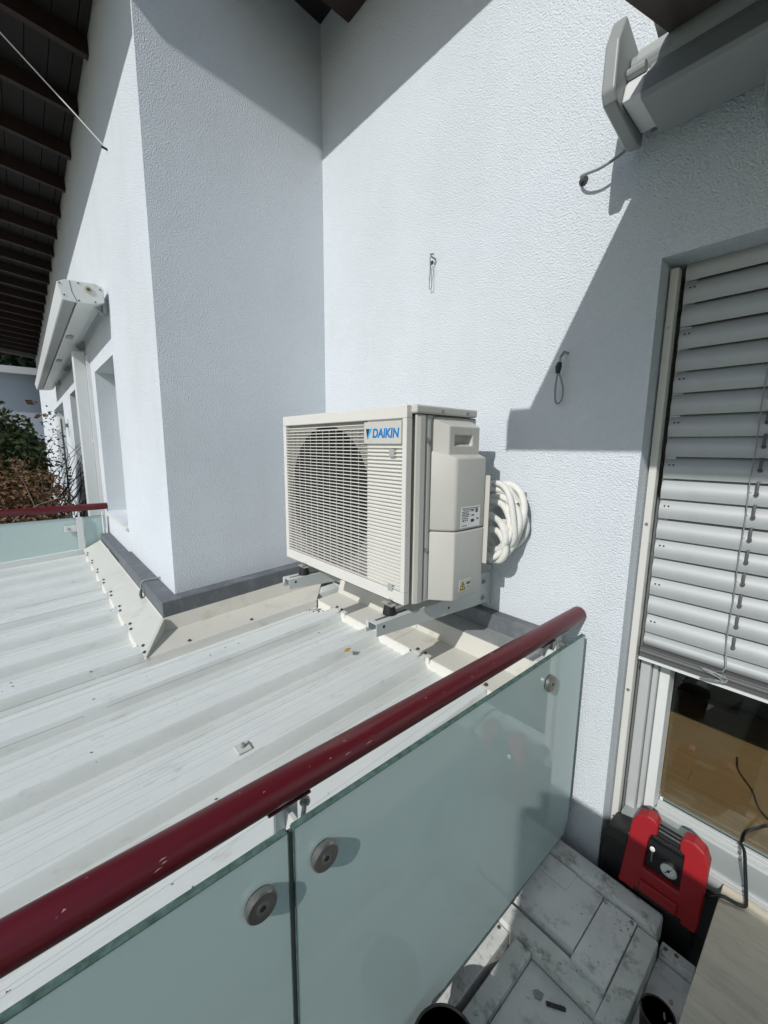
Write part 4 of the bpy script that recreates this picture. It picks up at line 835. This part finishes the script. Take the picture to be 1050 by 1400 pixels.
solo('floor_cable', MB().hose([(2.25, .80, -.843), (2.27, .70, -.843), (2.33, .60, -.843), (2.38, .48, -.843), (2.52, .40, -.843)], .0035, 8), mat('cable_brown', (0.05, 0.03, 0.02), 0.5), 'dark brown cable lying on the oak floor inside the patio door', 'cable', smooth=True)

# ------------------------------------------------------------------ panes added out of view behind the viewer to shade deck and pump
scn = thing('shade_screen', (3.0, -2.1, -1.1), 'added milky panes out of view that shade the deck and pump', 'screen')
for (xa, xb, zt3) in ((2.27, 3.30, .64), (3.32, 4.30, .62)):
    part('glass_panel', MB().box(xa, xb, -2.06, -2.048, -1.10, zt3), M_FROST2, scn)
    part('post', MB().box(xa - .02, xa + .02, -2.12, -2.08, -1.15, zt3 - .05), M_WMET, scn)
part('bottom_rail', MB().box(2.3, 4.5, -2.08, -2.03, -1.16, -1.105), M_WMET, scn)

# ------------------------------------------------------------------ planting, lamp and neighbour at the far left
def leaves(n, region, size, seed, flat=.5):
    rnd = random.Random(seed); m = MB()
    for q in range(n):
        c = Vector(region(rnd)); s = size * rnd.uniform(.6, 1.4)
        d = Vector((rnd.uniform(-1, 1), rnd.uniform(-1, 1), rnd.uniform(-.7, .7))).normalized(); u = d.cross(Vector((rnd.uniform(-1, 1), rnd.uniform(-1, 1), rnd.uniform(-1, 1)))).normalized(); n_ = d.cross(u)
        a = c - d * s * .5; b = c + u * s * flat * .5 + n_ * s * .1; e = c + d * s * .5; f = c - u * s * flat * .5 + n_ * s * .1
        m.add([a, b, e, f, c], [(0, 1, 4), (1, 2, 4), (2, 3, 4), (3, 0, 4)])
    return m
def blob(cx, cy, cz, rx, ry, rz, hollow=.45):
    def f(r):
        while True:
            v = Vector((r.uniform(-1, 1), r.uniform(-1, 1), r.uniform(-1, 1)))
            L_ = v.length
            if hollow < L_ < 1 + .12 * r.random(): return (cx + rx * v.x * (1 + .15 * math.sin(5 * v.z + cx)), cy + ry * v.y, cz + rz * v.z * (1 + .12 * math.sin(6 * v.x + 4 * v.y)))
    return f
def stems(base, n, spread, h, r0, seed):
    rnd = random.Random(seed); m = MB()
    for q in range(n):
        p = Vector(base) + Vector((rnd.uniform(-.2, .2), rnd.uniform(-.2, .2), 0)); pts = [p.copy()]; d = Vector((rnd.uniform(-1, 1) * spread, rnd.uniform(-1, 1) * spread, 1)).normalized()
        for k in range(7):
            p = p + d * h / 7; d = (d + Vector((rnd.uniform(-.4, .4), rnd.uniform(-.4, .4), rnd.uniform(-.25, .15)))).normalized(); pts.append(p.copy())
        m.tube(pts, [r0 * (1 - .8 * i / 7) for i in range(8)], 5)
    return m
b1 = thing('shrub', (-4.3, -2.0, -1.05), 'dense green leafy shrub behind the far railing', 'shrub', 'shrubs on the far terrace')
part('stem', stems((-4.3, -2.0, -1.05), 14, .5, 2.0, .018, 3), M_TWIG, b1)
part('foliage', leaves(4200, blob(-4.4, -2.0, .35, .95, .62, .72, .35), .085, 5), M_LEAF, b1)
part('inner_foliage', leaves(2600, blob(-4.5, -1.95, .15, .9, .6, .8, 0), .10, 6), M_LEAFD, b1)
b2 = thing('shrub', (-3.3, -1.75, -1.05), 'dry brown shrub with bare twigs just behind the far railing', 'shrub', 'shrubs on the far terrace')
part('stem', stems((-3.3, -1.75, -1.05), 20, .6, 1.5, .012, 8), M_TWIGL, b2)
part('foliage', leaves(3000, blob(-3.3, -1.75, -.1, .55, .50, .52, .2), .05, 9), M_LEAFB, b2)
b3 = thing('climber', (-4.6, -1.25, -1.05), 'bare dark climbing twigs against the far plaster wall', 'climber')
part('stem', stems((-4.2, -1.28, -1.0), 26, .32, 1.9, .010, 12), M_TWIG, b3)
part('twig', stems((-4.9, -1.25, -.9), 26, .45, 1.9, .007, 13), M_TWIG, b3)
part('foliage', leaves(320, blob(-4.4, -1.3, .1, .6, .16, .9, 0), .05, 14), M_LEAFD, b3)
b4 = thing('shrub', (-3.6, -2.15, -1.05), 'large-leaved plant with dark lobed leaves at the far left edge', 'shrub', 'shrubs on the far terrace')
part('stem', stems((-3.6, -2.12, -1.05), 3, .12, 2.2, .016, 18), M_TWIG, b4)
lf = leaves(60, blob(-3.75, -1.98, .98, .35, .22, .30, .2), .17, 21, .8)
part('foliage', lf, M_LEAFD, b4)
for q in range(6): part('dry_leaf', leaves(1, blob(-3.7, -1.45, .95, .25, .10, .14, 0), .10, 60 + q, .7), M_LEAFB, b4)
lp = thing('wall_lamp', (-5.75, -1.1, .8), 'small white cylinder wall lamp beside the far window', 'lamp')
part('shade', MB().tube([(-5.75, -1.12, .80), (-5.75, -1.12, 1.0)], .06, 16), M_WMET, lp)
part('arm', MB().box(-5.77, -5.73, -1.10, YC - .001, .84, .90), M_GALV, lp)
pl = solo('trellis_pole', MB().tube([(-5.4, -1.13, -1.05), (-5.4, -1.13, .95)], .012, 8), M_DRAIL, 'slim dark pole standing by the far wall below the lamp', 'pole')
nb = thing('neighbour_house', (-17, -3, -4), 'pale blue-grey neighbouring house with white flat roof edge', 'house')
part('wall', MB().box(-22, -16.3, -9, 3.5, -4, 2.9), M_NEIGH, nb)
part('roof_edge', MB().box(-22.3, -15.9, -9.3, 3.8, 2.84, 3.06), M_WMET, nb)
wnn = part('window', MB().box(-16.31, -16.27, -2.9, -1.25, -.3, .75), M_CABI, nb)
part('frame', MB().box(-16.27, -16.24, -2.95, -1.2, .75, .82).box(-16.27, -16.24, -1.45, -1.40, -.3, .75).box(-16.27, -16.24, -2.0, -1.95, -.3, .75), M_WMET, wnn)
for (x, yy, h, sd, lab2) in ((-26, -2.6, 6.4, 31, 'dark green tree rising behind the neighbouring house'), (-27, .2, 6.2, 33, 'yellowish green tree beside the wall top behind the neighbouring house')):
    tr_ = thing('tree', (x, yy, -4), lab2, 'tree', 'trees behind the neighbouring house')
    part('trunk', MB().tube([(x, yy, -4), (x + .1, yy, 0), (x, yy + .1, h - 3)], [.22, .16, .08], 10), M_TWIG, tr_)
    part('crown', leaves(2600, blob(x, yy, h - 2.2, 1.9, 1.8, 2.6, .3), .42, sd), M_LEAF if sd == 33 else M_LEAFD, tr_)
